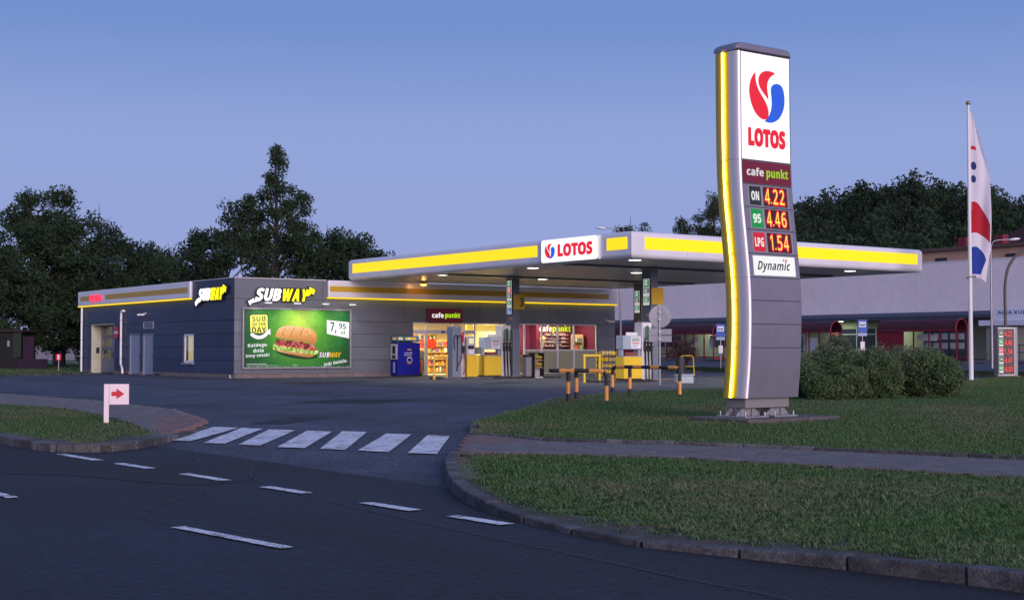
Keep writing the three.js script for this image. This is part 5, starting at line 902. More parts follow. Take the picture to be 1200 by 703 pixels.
// ================================================================ leaves, trees and shrubs
function leafClump(seed, n, R, size) {
  const r = rng(seed), pos = [], nor = [], v = new THREE.Vector3(), a = new THREE.Vector3(), b = new THREE.Vector3(), nrm = new THREE.Vector3();
  for (let i = 0; i < n; i++) {
    do v.set(r() * 2 - 1, r() * 2 - 1, r() * 2 - 1); while (v.lengthSq() > 1); v.multiplyScalar(R);
    nrm.set(r() * 2 - 1, r() * 1.6 - 0.2, r() * 2 - 1).normalize(); a.set(r() - 0.5, r() - 0.5, r() - 0.5).cross(nrm).normalize(); b.crossVectors(nrm, a);
    const s = size * (0.6 + r() * 0.8), l = s * (0.7 + r() * 0.3), w = s * 0.34, droop = -0.25 * s;
    const p0 = v.clone().addScaledVector(a, -l), p1 = v.clone().addScaledVector(a, l).add(new THREE.Vector3(0, droop, 0)), p2 = v.clone().addScaledVector(b, w).addScaledVector(nrm, 0.1 * s), p3 = v.clone().addScaledVector(b, -w).addScaledVector(nrm, 0.1 * s);
    for (const q of [p0, p1, p2, p0, p3, p1]) { pos.push(q.x, q.y, q.z); nor.push(nrm.x, nrm.y, nrm.z); }
  }
  const g = new THREE.BufferGeometry(); g.setAttribute('position', new THREE.Float32BufferAttribute(pos, 3)); g.setAttribute('normal', new THREE.Float32BufferAttribute(nor, 3)); return g;
}
const mLeaf = new THREE.MeshPhysicalMaterial({ color: 0xffffff, roughness: 0.95, transmission: 0.3, thickness: 0, specularIntensity: 0.25 });
const mBark = (() => { const t = tex(256, (i, x, y) => { const k = 0.13 + 0.10 * nMid[(Math.floor(y / 4) * 512 + x * 2) % (512 * 512)]; return [k * 1.05, k * 0.95, k * 0.85]; }, 1.1); return new THREE.MeshStandardMaterial({ map: t, roughness: 1 }); })();
const clumps = [leafClump(1, 22, 0.55, 0.17), leafClump(2, 22, 0.6, 0.19), leafClump(3, 20, 0.5, 0.16)];
function leaves(parent, pts, geo, tint, r, size) {
  const im = new THREE.InstancedMesh(geo, mLeaf, pts.length), m = new THREE.Matrix4(), q = new THREE.Quaternion(), e = new THREE.Euler();
  pts.forEach((p, i) => { const s = size * (0.75 + r() * 0.5), k = 0.7 + r() * 0.6, y = r(); q.setFromEuler(e.set(r() * 6.3, r() * 6.3, r() * 6.3)); m.compose(p, q, new THREE.Vector3(s, s, s)); im.setMatrixAt(i, m); im.setColorAt(i, lin(tint[0] * k * (0.9 + 0.3 * y), tint[1] * k, tint[2] * k * (0.8 + 0.4 * r()))); });
  im.name = 'crown'; im.userData.kind = 'stuff'; im.castShadow = im.receiveShadow = true; parent.add(im); return im;
}
// lobes: [dx, y, dz, radius x, radius y]; boughs spread through them, leaf clumps round each bough end
function tree(name, label, p, H, lobes, tint, seed, o = {}) {
  const t = thing(name, label, 'tree', p, 0, o.group), r = rng(seed), pts = [], limbs = [], tr = o.trunk || H * 0.017, lean = (r() - 0.5) * 0.6;
  limbs.push(rod([0, -0.3, 0], [lean * 0.4, H * 0.35, 0], tr, tr * 0.75, 9), rod([lean * 0.4, H * 0.35, 0], [lean, H * 0.72, 0], tr * 0.75, tr * 0.35, 8), rod([lean, H * 0.72, 0], [lean * 1.2, H * 0.97, 0], tr * 0.35, tr * 0.06, 6));
  const dens = o.density || 1, per = o.per || 9, sp = o.spread || 0.75;
  for (const [dx, ly, dz, rx, ry] of lobes) {
    const n = Math.round(dens * (rx * rx * 0.6 + rx * ry * 1.7) * 1.15 + 4);
    for (let i = 0; i < n; i++) {
      const u = r() * 2 - 1, a = r() * 6.283, s = Math.sqrt(1 - u * u), rad = 0.35 + 0.65 * Math.cbrt(r()), j = 0.86 + r() * 0.28;
      const c = new THREE.Vector3(dx + s * Math.cos(a) * rx * rad * j, ly + u * ry * rad * j, dz + s * Math.sin(a) * rx * rad * j);
      if (c.y < 0.6) continue;
      const k = Math.round(per * (0.5 + r()));
      for (let q = 0; q < k; q++) pts.push(new THREE.Vector3(c.x + (r() + r() - 1) * sp * 1.25, c.y + (r() + r() - 1) * sp * 0.8, c.z + (r() + r() - 1) * sp * 1.25));
      if (i % 3 === 0) { const y0 = Math.max(H * 0.15, c.y - (1.2 + r() * 2.4)), tx = lean * Math.min(1, y0 / (H * 0.72)); const mid = [(tx + c.x) / 2 + (r() - 0.5) * 0.5, (y0 + c.y) / 2 + 0.1, c.z / 2 + (r() - 0.5) * 0.5]; limbs.push(rod([tx, y0, 0], mid, tr * 0.28, tr * 0.16, 5), rod(mid, [c.x, c.y, c.z], tr * 0.16, tr * 0.05, 5)); }
    }
  }
  M('trunk', limbs, mBark, t);
  leaves(t, pts, clumps[seed % 3], tint, r, o.size || 1);
  return t;
}
const gA = [0.030, 0.062, 0.027], gB = [0.027, 0.056, 0.027], gC = [0.034, 0.066, 0.030], grp = 'broadleaved trees behind the station';
function at(px, depth) { const s = (px - 600) / 1645 * depth; return [Math.sin(YAW) * depth + Math.cos(YAW) * s, 0, -Math.cos(YAW) * depth + Math.sin(YAW) * s]; }   // a bearing and a distance from the viewer, as a place on the ground
tree('maple_tree', 'broad round tree at the left picture edge', at(38, 101), 13.6, [[0, 7.0, 0, 4.6, 4.2], [-2.2, 8.6, 1, 2.8, 2.6], [1.2, 10.6, 0, 2.8, 2.4], [-0.6, 4.0, 0, 4.0, 2.6], [2.6, 5, -1, 2.6, 3]], gA, 101, { group: grp, density: 1.05 });
tree('maple_tree', 'broad tree right of the leftmost one, sloping crown', at(112, 104), 12.6, [[0, 6.6, 0, 4.2, 4.0], [-1.6, 9.4, 0, 2.6, 2.4], [2.2, 7.6, 0.5, 2.4, 2.2], [0, 3.6, 0, 4.2, 2.6]], gB, 102, { group: grp, density: 1.0 });
tree('maple_tree', 'low tree behind the middle of the side wall roof', at(198, 114), 10.4, [[0, 6.4, 0, 3.8, 3.2], [-1.6, 7.6, 0, 2.0, 1.8], [1.8, 7.9, 0, 2.1, 1.9]], gA, 103, { group: grp });
tree('maple_tree', 'leafy tree left of the tall pointed one', at(262, 114), 14.2, [[0, 7.4, 0, 4.2, 3.8], [1.9, 11.0, 0, 2.0, 2.5], [-1.6, 8.6, 0, 2.2, 2.2]], gB, 104, { group: grp });
tree('poplar_tree', 'tallest tree, open pointed crown rising above the others', at(325, 116), 18.8, [[0, 7.6, 0, 4.2, 4.2], [-2.9, 10.0, 0, 1.7, 1.6], [2.9, 9.6, 0, 1.6, 1.5], [-1.9, 11.6, 0, 1.7, 1.7], [0.2, 11.4, 0.2, 1.9, 1.9], [1.7, 12.4, 0.4, 1.5, 1.5], [-0.7, 13.6, 0, 1.4, 1.3], [0.9, 14.4, 0, 0.9, 1.3], [-0.1, 15.4, 0, 0.75, 1.2], [-0.1, 16.5, 0, 0.4, 1.0], [-0.12, 17.8, 0, 0.06, 1.2], [2.6, 11.2, 0, 1.2, 0.7], [-2.6, 13.2, 0, 0.7, 0.6], [2.0, 14.0, 0, 0.8, 0.5]], gC, 105, { group: grp, density: 1.0, spread: 0.4, per: 7, size: 0.85 });
tree('maple_tree', 'rounded tree right of the tall pointed one', at(385, 116), 12.2, [[0, 7.0, 0, 4.0, 3.8], [-1.2, 9.2, 0, 2.2, 1.9], [1.8, 9.0, 0, 2.0, 2.2]], gA, 106, { group: grp });
tree('maple_tree', 'tree by the left end of the canopy', at(424, 117), 11.0, [[0, 6.6, 0, 2.8, 3.2], [-0.4, 9.2, 0, 1.5, 1.5], [1.2, 7.6, 0, 1.6, 1.6]], gB, 107, { group: grp });
tree('distant_tree', 'small far tree peeping over the canopy left end', at(452, 150), 10.6, [[0, 6.8, 0, 3.0, 3.2]], [0.06, 0.09, 0.05], 108, { group: grp });
tree('distant_tree', 'small far tree just right of the canopy left end', at(472, 160), 11.0, [[0, 8.0, 0, 1.9, 2.4]], [0.06, 0.09, 0.05], 109, { group: grp });
for (const [i, px, d] of [[0, 5, 112], [1, 75, 116], [2, 150, 118], [3, 300, 122]]) tree('understory_tree', ['low dark tree behind the leftmost tree', 'low dark tree between the two left trees', 'low dark tree just left of the garage', 'low dark tree behind the station roof middle'][i], at(px, d), 8.4, [[0, 4.6, 0, 4.6, 3.2], [1.5, 6, 0, 3, 2]], gB, 120 + i, { group: grp, density: 0.85 });
// trees on the skyline behind the canopy
tree('round_tree', 'dark round tree behind the lamp above the canopy', at(741, 165), 17.6, [[-1.8, 14.2, 0, 1.4, 1.4], [0.6, 14.6, 0, 1.5, 2.1], [0, 9, 0, 3, 4]], gB, 131, { density: 1.0 });
tree('pointed_tree', 'slim dark tree right of the canopy corner', at(799, 170), 17.4, [[-0.2, 13.8, 0, 1.5, 2.4], [0.3, 15.8, 0, 0.7, 1.5], [0, 9, 0, 2.4, 4]], gB, 132, { density: 1.0, spread: 0.6 });
tree('spruce_tree', 'dark conical tree just left of the pylon', at(838, 178), 21.5, [[0, 12, 0, 4.2, 5.2], [0.6, 16.4, 0, 2.8, 3.2], [0.8, 19.4, 0, 1.3, 1.9], [-2.4, 12, 0, 2.2, 3]], [0.048, 0.075, 0.036], 133, { density: 1.1 });
// ---- the wooded hill behind the warehouse
{
  const prof = px => { const k = [[640, 2], [760, 4], [820, 14], [870, 24], [940, 27], [1010, 30], [1080, 32], [1140, 30.5], [1200, 27.5], [1300, 26], [1500, 20]]; let i = 0; while (i < k.length - 2 && px > k[i + 1][0]) i++; const t = clamp((px - k[i][0]) / (k[i + 1][0] - k[i][0])); return k[i][1] + (k[i + 1][1] - k[i][1]) * t; };
  const n = 60, m = 14, pos = [], idx = [], hAt = (px, d) => { const f = clamp((d - 190) / 100), b = clamp((420 - d) / 120); return (prof(px) - 9) * (f * f * (3 - 2 * f)) * (b * b * (3 - 2 * b)) + 0.4; };
  for (let j = 0; j <= m; j++) for (let i = 0; i <= n; i++) { const px = 640 + 860 * i / n, d = 185 + 240 * j / m, q = at(px, d); pos.push(q[0], px < 660 ? -0.5 : hAt(px, d), q[2]); }
  for (let j = 0; j < m; j++) for (let i = 0; i < n; i++) { const a = j * (n + 1) + i; idx.push(a, a + 1, a + n + 1, a + 1, a + n + 2, a + n + 1); }
  const g = new THREE.BufferGeometry(); g.setAttribute('position', new THREE.Float32BufferAttribute(pos, 3)); g.setIndex(idx); g.computeVertexNormals(); structure('hill', uvBox(g), mTerrain);
  const r = rng(500);
  const kinds = [0, 1, 2].map(k => { const parts = [], rr_ = rng(600 + k), mm = new THREE.Matrix4(); for (let i = 0; i < 54; i++) { const y = 1.5 + rr_() * 8.5, a = rr_() * 6.3, taper = k === 0 ? Math.pow(1 - (y - 1.5) / 8.8, 0.75) * 2.6 : Math.sqrt(Math.max(0.05, 1 - Math.pow((y - 5.6) / 4.8, 2))) * 3.0, d = taper * Math.sqrt(rr_()); const c = leafClump(700 + k * 60 + i, 9, 0.95, 0.42); mm.makeTranslation(Math.cos(a) * d, y, Math.sin(a) * d); c.applyMatrix4(mm); parts.push(c); } parts.push((() => { const c = cyl(0, -0.5, 8, 0, 0.2, 0.05, 6); c.deleteAttribute('uv'); return c; })()); return mergeGeometries(parts); });
  kinds.forEach((geo, k) => {
    const N = [420, 720, 720][k], im = new THREE.InstancedMesh(geo, mLeaf, N), M4 = new THREE.Matrix4(), q = new THREE.Quaternion(), up = new THREE.Vector3(0, 1, 0);
    for (let i = 0; i < N; i++) { const px = 815 + r() * 520, d = 200 + r() * r() * 150 + (r() < 0.35 ? 70 : 0), p = at(px, d), s = 0.75 + r() * 0.55; M4.compose(new THREE.Vector3(p[0], hAt(px, d) - 0.3, p[2]), q.setFromAxisAngle(up, r() * 6.3), new THREE.Vector3(s, s * (0.85 + r() * 0.35), s)); im.setMatrixAt(i, M4); const c = 0.7 + r() * 0.6; im.setColorAt(i, lin(...(k === 0 ? [0.026 * c, 0.046 * c, 0.026 * c] : [0.032 * c, 0.058 * c, 0.028 * c]))); }
    im.name = numbered(['spruce_wood', 'oak_wood', 'beech_wood'][k]); im.userData = { kind: 'stuff', label: ['dark conifers of the wooded hill', 'round oaks of the wooded hill', 'pale beeches of the wooded hill'][k], category: 'wood' }; im.castShadow = im.receiveShadow = true; scene.add(im);
  });
}
// ---- shrubs beside the pylon
function shrub(label, px, depth, w, h, seed, tint) {
  const p = at(px, depth), t = thing('shrub', label, 'shrub', [p[0], 0.06, p[2]], 0, 'shrubs beside the pylon'), r = rng(seed), pts = [], st = [], lob = [];
  for (let i = 0; i < 7; i++) { const a = r() * 6.3, d = w * 0.5 * Math.sqrt(r()); lob.push([Math.cos(a) * d, h * (0.35 + r() * 0.35), Math.sin(a) * d, w * (0.2 + r() * 0.12)]); }
  for (let i = 0; i < 900; i++) { const l = lob[i % 7], u = r() * 2 - 1, a = r() * 6.283, s = Math.sqrt(1 - u * u), R = l[3] * (0.55 + 0.5 * Math.cbrt(r())); const c = new THREE.Vector3(l[0] + s * Math.cos(a) * R, l[1] + u * R * 0.95, l[2] + s * Math.sin(a) * R); if (c.y > 0.08 && c.y < h) pts.push(c); }
  for (let i = 0; i < 500; i++) { const a = r() * 6.283, d = w * 0.52 * Math.sqrt(r()); pts.push(new THREE.Vector3(Math.cos(a) * d, 0.08 + r() * h * 0.55, Math.sin(a) * d)); }
  for (let i = 0; i < 14; i++) { const l = lob[i % 7]; st.push(rod([(r() - 0.5) * 0.3, -0.05, (r() - 0.5) * 0.3], [l[0], l[1], l[2]], 0.022, 0.008, 5)); }
  M('stems', st, mBark, t).userData.kind = 'stuff'; leaves(t, pts, shrubClump, tint, r, 1).name = 'foliage'; return t;
}
const shrubClump = leafClump(9, 20, 0.15, 0.05), sA = [0.095, 0.16, 0.065], sB = [0.12, 0.18, 0.09];
shrub('low dark shrub closest to the pylon foot', 952, 38.5, 1.5, 1.15, 201, sA);
shrub('tallest shrub, second from the pylon', 988, 39.5, 1.7, 1.78, 202, sB);
shrub('middle shrub before the blue bus stop sign', 1022, 38, 1.5, 1.2, 203, sA);
shrub('broad shrub below the right bus shelter', 1056, 39.5, 2.0, 1.5, 204, sB);
shrub('low shrub in front, right of the group middle', 1084, 38.8, 1.6, 1.2, 205, sA);
shrub('rightmost shrub near the striped post', 1104, 40.5, 0.9, 0.85, 206, sB);
shrub('small shrub at the front of the group', 975, 37, 1.1, 0.85, 207, sA);
// ================================================================ flag pole
{
  const t = thing('flag_pole', 'tall white flag pole with gilt finial right of the shrubs', 'flag pole', [51.84, 0.05, -37.36]);
  M('pole', cyl(0, 0, 12.0, 0, 0.10, 0.055, 16), mWhite, t); M('finial', new THREE.SphereGeometry(0.10, 14, 10), S([0.3, 0.22, 0.08], 0.3, { metalness: 0.6 }), t, [0, 12.08, 0]); M('base_flange', cyl(0, 0, 0.05, 0, 0.22, 0.22, 18), mGalv, t); M('halyard', tube([[0.11, 11.8, 0], [0.14, 8, 0.02], [0.14, 3.9, 0.02]], 0.008, 12, 5), mWhite, t);
  M('ring', new THREE.TorusGeometry(0.2, 0.015, 8, 20).rotateX(Math.PI / 2 - 0.2), mDark, t, [0.06, 4.5, 0.02]);
  // the flag hangs in folds: white with a red and a blue field and small marks near the hoist
  const f = canvasTex(160, 800, (g, w, h) => { g.fillStyle = '#e9e4ea'; g.fillRect(0, 0, w, h); g.fillStyle = '#d21f36'; g.fillRect(8, 165, 50, 18); g.fillStyle = '#24376e'; g.beginPath(); g.ellipse(26, 262, 22, 20, 0, 0, 6.3); g.fill(); g.beginPath(); g.ellipse(24, 326, 20, 18, 0, 0, 6.3); g.fill(); g.fillStyle = '#c3122e'; g.beginPath(); g.moveTo(0, 440); g.bezierCurveTo(60, 420, 120, 470, 150, 520); g.lineTo(150, 610); g.bezierCurveTo(100, 580, 40, 580, 0, 590); g.closePath(); g.fill(); g.fillStyle = '#1b3f9c'; g.beginPath(); g.moveTo(0, 660); g.bezierCurveTo(50, 640, 110, 660, 130, 700); g.lineTo(90, 780); g.lineTo(0, 790); g.closePath(); g.fill(); });
  const n = 14, m = 50, L = 7.2, pos = [], uv = [], idx = [], R = [Math.cos(YAW), Math.sin(YAW)], D = [Math.sin(YAW), -Math.cos(YAW)];
  for (let j = 0; j <= m; j++) for (let i = 0; i <= n; i++) { const u = i / n, v = j / m, wid = 0.84 * (0.28 + 0.72 * Math.min(1, v * 3.2)) * (v > 0.8 ? 1 - (v - 0.8) * 1.0 : 1), s = u * wid, fold = Math.sin(u * 8.5 + v * 5) * 0.11 * u + Math.sin(u * 4 - v * 9) * 0.07 * u; pos.push(0.1 + s * R[0] + fold * D[0], 11.72 - v * L - u * u * 0.45 * (1 - v * 0.4), s * R[1] + fold * D[1]); uv.push(u, 1 - v); }
  for (let j = 0; j < m; j++) for (let i = 0; i < n; i++) { const a = j * (n + 1) + i; idx.push(a, a + 1, a + n + 1, a + 1, a + n + 2, a + n + 1); }
  const g = new THREE.BufferGeometry(); g.setAttribute('position', new THREE.Float32BufferAttribute(pos, 3)); g.setAttribute('uv', new THREE.Float32BufferAttribute(uv, 2)); g.setIndex(idx); g.computeVertexNormals();
  const fl = tag(M('flag', g, new THREE.MeshPhysicalMaterial({ map: f, roughness: 0.95, transmission: 0.3, thickness: 0 })), 'long white flag with red and blue fields on the pole', 'flag'); fl.position.set(51.84, 0.05, -37.36);
}
// ================================================================ second price totem on the right
{
  const t = thing('price_totem', 'short grey price totem with five red rows at the right', 'price sign', [59.35, 0.08, -40.9], -0.45);
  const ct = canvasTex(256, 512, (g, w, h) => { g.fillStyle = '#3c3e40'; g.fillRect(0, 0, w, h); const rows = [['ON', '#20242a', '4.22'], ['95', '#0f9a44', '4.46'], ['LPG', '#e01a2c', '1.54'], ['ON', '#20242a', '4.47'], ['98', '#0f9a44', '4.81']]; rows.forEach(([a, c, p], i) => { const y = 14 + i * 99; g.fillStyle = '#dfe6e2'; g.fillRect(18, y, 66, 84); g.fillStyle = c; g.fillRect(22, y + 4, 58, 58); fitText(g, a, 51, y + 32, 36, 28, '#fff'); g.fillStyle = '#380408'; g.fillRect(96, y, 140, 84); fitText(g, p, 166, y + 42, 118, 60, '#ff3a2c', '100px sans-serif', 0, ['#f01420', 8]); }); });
  M('body', bx(-0.44, 0.06, -0.2, 0.5, 2.42, 0.2, 0.03), mGalv, t); M('led_display', face(0.86, 2.2), lit(ct, 0.8), t, [0.0, 1.24, 0.205]); M('side_post', bx(0.5, 0.06, -0.12, 0.66, 2.42, 0.12, 0.02), mGrey, t); M('plinth', bx(-0.5, -0.03, -0.26, 0.7, 0.08, 0.26, 0.01), mPlinth, t);
}
// ================================================================ street lamps
function streetLamp(label, p, H, arms, mat, o = {}) {
  const t = thing('street_lamp', label, 'street lamp', p, o.turn || 0, 'street lamps');
  M('pole', cyl(0, -0.05, H, 0, o.r || 0.075, (o.r || 0.075) * 0.6, 12), mat, t);
  for (const [dx, dy] of arms) { M('arm', tube([[0, H - 0.05, 0], [dx * 0.2, H + dy * 0.75, 0], [dx, H + dy, 0]], 0.03, 14, 7), mat, t); const s = Math.sign(dx); const h = M('lamp_head', new THREE.SphereGeometry(1, 16, 10).scale(0.34, 0.085, 0.14), mSilver, t, [dx + s * 0.26, H + dy, 0]); h.rotation.z = s * 0.12; if (o.on) { M('lamp_glass_light', new THREE.SphereGeometry(1, 14, 8).scale(0.24, 0.07, 0.12), glow(1, 0.36, 0.06, 6), t, [dx + s * 0.26, H + dy - 0.06, 0]); const l = new THREE.PointLight(lin(1, 0.45, 0.12), 30); l.position.set(p[0] + dx + s * 0.26, H + dy - 0.25, p[2]); l.castShadow = true; l.shadow.radius = 5; scene.add(l); } }
  return t;
}
streetLamp('grey lamp post with two arms at the right edge', [69.1, 0.4, -48.4], 6.9, [[-0.35, 0.35], [1.1, 0.4]], mGalv, { turn: -YAW });
streetLamp('pale lamp head looking over the canopy', [56.6, 0, -66.2], 8.6, [[-0.95, 0.35]], mGalv, { turn: -YAW });
{
  const t = thing('orange_lamp', 'lit orange lamp under the back edge of the canopy', 'lamp', [40.24, 5.06, -63.2]);
  M('stem', cyl(0, -0.12, 0.02, 0, 0.02), mSteel, t); M('hood', new THREE.SphereGeometry(0.2, 16, 8, 0, 6.3, 0, 1.57).scale(1.5, 0.4, 1), mSteel, t, [0, -0.16, 0]);
  M('lamp_bulb', new THREE.SphereGeometry(0.13, 14, 10).scale(1.4, 0.6, 1), glow(1, 0.34, 0.05, 5), t, [0, -0.18, 0]); const l = new THREE.PointLight(lin(1, 0.45, 0.12), 0.7); l.position.set(40.24, 4.80, -63.2); l.castShadow = true; l.shadow.radius = 4; scene.add(l);
}
{ // dark curved lamp arm leaving the picture on the right
  const t = thing('street_lamp', 'dark curved lamp post behind the right price totem', 'street lamp', [64.3, 0.1, -44.2], -YAW, 'street lamps');
  M('pole', tube([[0, -0.1, 0], [0, 3.2, 0], [0, 4.6, 0], [0.18, 5.6, 0], [0.7, 6.35, 0], [1.6, 6.75, 0], [2.6, 6.8, 0]], 0.075, 50, 10, 0.4), S([0.10, 0.08, 0.07], 0.6), t);
  M('lamp_head', new THREE.SphereGeometry(1, 16, 10).scale(0.4, 0.1, 0.16), mSilver, t, [2.9, 6.8, 0]);
}
// ================================================================ warehouse beyond the street
{
  const X = 94, b = thing('warehouse', 'long pale windowless warehouse behind the bus shelters', 'building'), z0 = 4, z1 = -150, mBand = S([0.10, 0.12, 0.18], 0.5);
  // upper wall in wide sheets
  const w = new THREE.Group(); w.name = 'upper_wall'; b.add(w);
  for (let z = z0, i = 0; z > z1; z -= 11, i++) M('wall_sheet', bx(X, 4.45, z - 10.985, X + 0.12, 8.42, z), mWarehouse, w);
  M('backing', bx(X + 0.13, 4.45, z1, X + 0.4, 8.38, z0), mDark, w);
  M('parapet_cap', bx(X - 0.04, 8.42, z1, X + 0.45, 8.49, z0), mSilver, w);
  M('roof', bx(X + 0.4, 8.1, z1, X + 40, 8.3, z0), mDark, b);
  M('soffit_band', bx(X - 0.5, 4.12, z1, X + 0.4, 4.44, z0), mBand, b);
  for (let i = 0; i < 60; i++) M('awning_rib', bx(X - 1.5, 4.02, -44 - i * 1.1 - 0.35, X - 0.5, 4.11, -44 - i * 1.1, 0.0), i % 2 ? mBand : S([0.16, 0.17, 0.21], 0.5), b);
  M('awning_edge', bx(X - 1.62, 3.86, z1, X - 1.5, 4.12, z0), S([0.05, 0.055, 0.08], 0.5), b);
  M('overhang_soffit', bx(X - 0.5, 3.98, z1, X + 4.3, 4.1, z0), S([0.35, 0.36, 0.33], 0.8), b);
  // recessed ground floor wall with windows
  const g = M('ground_wall', bx(X + 4, 0.5, z1, X + 4.25, 4.0, z0), mCream, b), mGl = S([0.03, 0.04, 0.06], 0.12);
  for (const [a, c, y0, y1] of [[-80.3, -84.6, 1.55, 3.25], [-88.6, -92.4, 1.2, 3.3], [-96, -101, 1.7, 3.3], [-62, -64, 1.4, 3.5], [-105, -110, 1.7, 3.3]]) {
    const wd = M('window', bx(X + 3.96, y0, c, X + 3.995, y1, a), mGl, b);
    for (let i = 0; i <= 2; i++) M('frame', bx(X + 3.93, y0, a + (c - a) * i / 2 - 0.05, X + 3.96, y1, a + (c - a) * i / 2 + 0.05), mSilver, wd);
    M('frame', bx(X + 3.93, y0 + (y1 - y0) * 0.7, c + 0.05, X + 3.96, y0 + (y1 - y0) * 0.7 + 0.08, a - 0.05), mSilver, wd);
    for (let k = 0; k < 9; k++) M('blind_slat', bx(X + 3.945, y0 + 0.08 + k * 0.12, c + 0.06, X + 3.958, y0 + 0.10 + k * 0.12, a - 0.06), S([0.09, 0.11, 0.15], 0.5), wd);
  }
  // strip lamps under the overhang
  [-77.5, -83.5, -92, -101].forEach((z, i) => { const t = thing('strip_lamp', `pale fluorescent lamp under the warehouse overhang, ${['first', 'second', 'third', 'last'][i]} from the right`, 'lamp', [X + 2.6, 3.9, z], 0, 'overhang strip lamps'); M('tray', bx(-0.12, 0.02, -0.75, 0.12, 0.08, 0.75, 0.01), mWhite, t); M('tube_lamp', rod([0, -0.01, -0.7], [0, -0.01, 0.7], 0.03), glow(0.85, 1, 0.8, 2), t); const l = new THREE.RectAreaLight(lin(0.85, 1, 0.76), 60, 0.14, 1.4); l.position.set(X + 2.6, 3.86, z); l.rotation.set(-Math.PI / 2, 0, 0); scene.add(l); });
}
{ // low beige annex, its shop board and railing
  const t = thing('annex', 'low beige annex with pale roof edge behind the flag pole', 'building', [0, 0, 0]);
  M('wall', bx(88.6, 0.5, -62.5, 93.4, 3.15, -38), concrete(0.62, [1.02, 1, 0.86], 4, 95, 0.08), t); M('roof_edge', bx(88.2, 3.15, -62.9, 93.4, 3.55, -38, 0.02), S([0.62, 0.66, 0.74], 0.5), t);
  for (const z of [-61.3, -57.6, -54.6]) { const w = M('window', bx(88.55, 2.35, z - 0.5, 88.6, 2.9, z + 0.5), S([0.03, 0.04, 0.06], 0.15), t); M('frame', [bx(88.52, 2.3, z - 0.55, 88.6, 2.35, z + 0.55), bx(88.52, 2.9, z - 0.55, 88.6, 2.95, z + 0.55)], mSilver, w); }
  for (let i = 0; i < 5; i++) M('pilaster', bx(88.5, 0.5, -62 + i * 4.6, 88.6, 3.1, -61.7 + i * 4.6), S([0.4, 0.4, 0.36], 0.8), t);
  const s = thing('shop_board', 'white board with dark capitals at the right edge', 'sign', [90.5, 3.6, -61.55], -Math.PI / 2);
  const ct = canvasTex(512, 128, (g, w, h) => { g.fillStyle = '#c9cbd6'; g.fillRect(0, 0, w, h); fitText(g, 'ACJA KULT', 256, 52, 470, 62, '#23304e', 'bold 100px sans-serif'); });
  M('board', bx(-1.7, 0.0, -0.06, 1.7, 0.9, 0.04, 0.01), mWhite, s); M('lettering_face', face(2.9, 0.72), printed(ct), s, [0.05, 0.45, 0.046]); for (const x of [-1.2, 1.2]) M('post', bx(x, -0.1, -0.05, x + 0.06, 0.02, 0.0), mSteel, s);
  const r = thing('railing', 'dark low railing before the beige annex', 'railing', [87.0, 0.62, -60.5]);
  for (let i = 0; i < 5; i++) M('post', cyl(0, 0, 1.15, i * 0.9, 0.03, 0.03, 8), mDark, r); for (const y of [0.6, 1.12]) M('rail', rod([0, y, -0.05], [0, y, 3.65], 0.028), mDark, r);
}
{ // orange lit housing block above the warehouse roof
  const t = thing('housing_block', 'low peach coloured block above the warehouse roof', 'building', [0, 0, 0]), mP = concrete(0.66, [1.12, 0.90, 0.76], 6, 97, 0.08);
  M('wall', bx(125, 0, -105, 134, 11.9, -60), mP, t); const rf = M('roof', bx(124.6, 11.9, -105.4, 134, 12.25, -60), S([0.10, 0.07, 0.06], 0.8), t);
  for (let i = 0; i < 10; i++) { const z = -103 + i * 4.3, w = M('window', bx(124.95, 10.2, z, 124.99, 11.2, z + 1.5), mDark, t); M('sill', bx(124.85, 10.1, z - 0.1, 124.99, 10.19, z + 1.6), mSilver, w); }
  for (const z of [-93, -88.5]) M('chimney', bx(127, 12.25, z, 128, 13.4, z + 1.0), mRedPaint, rf);
  const h = thing('dark_roof_house', 'dark roofed house below the wooded hill', 'building', [140, 0, -92]); M('wall', bx(0, 0, -6, 8, 13.2, 4), S([0.16, 0.08, 0.07], 0.8), h); const s = new THREE.Shape([[-6.6, 13.2], [4.6, 13.2], [-1, 15.6]].map(q => new THREE.Vector2(...q))); const g = new THREE.ExtrudeGeometry(s, { depth: 8.6, bevelEnabled: false }); g.rotateY(-Math.PI / 2); g.translate(8.3, 0, 0); M('roof', g, S([0.06, 0.03, 0.035], 0.8), h);
}
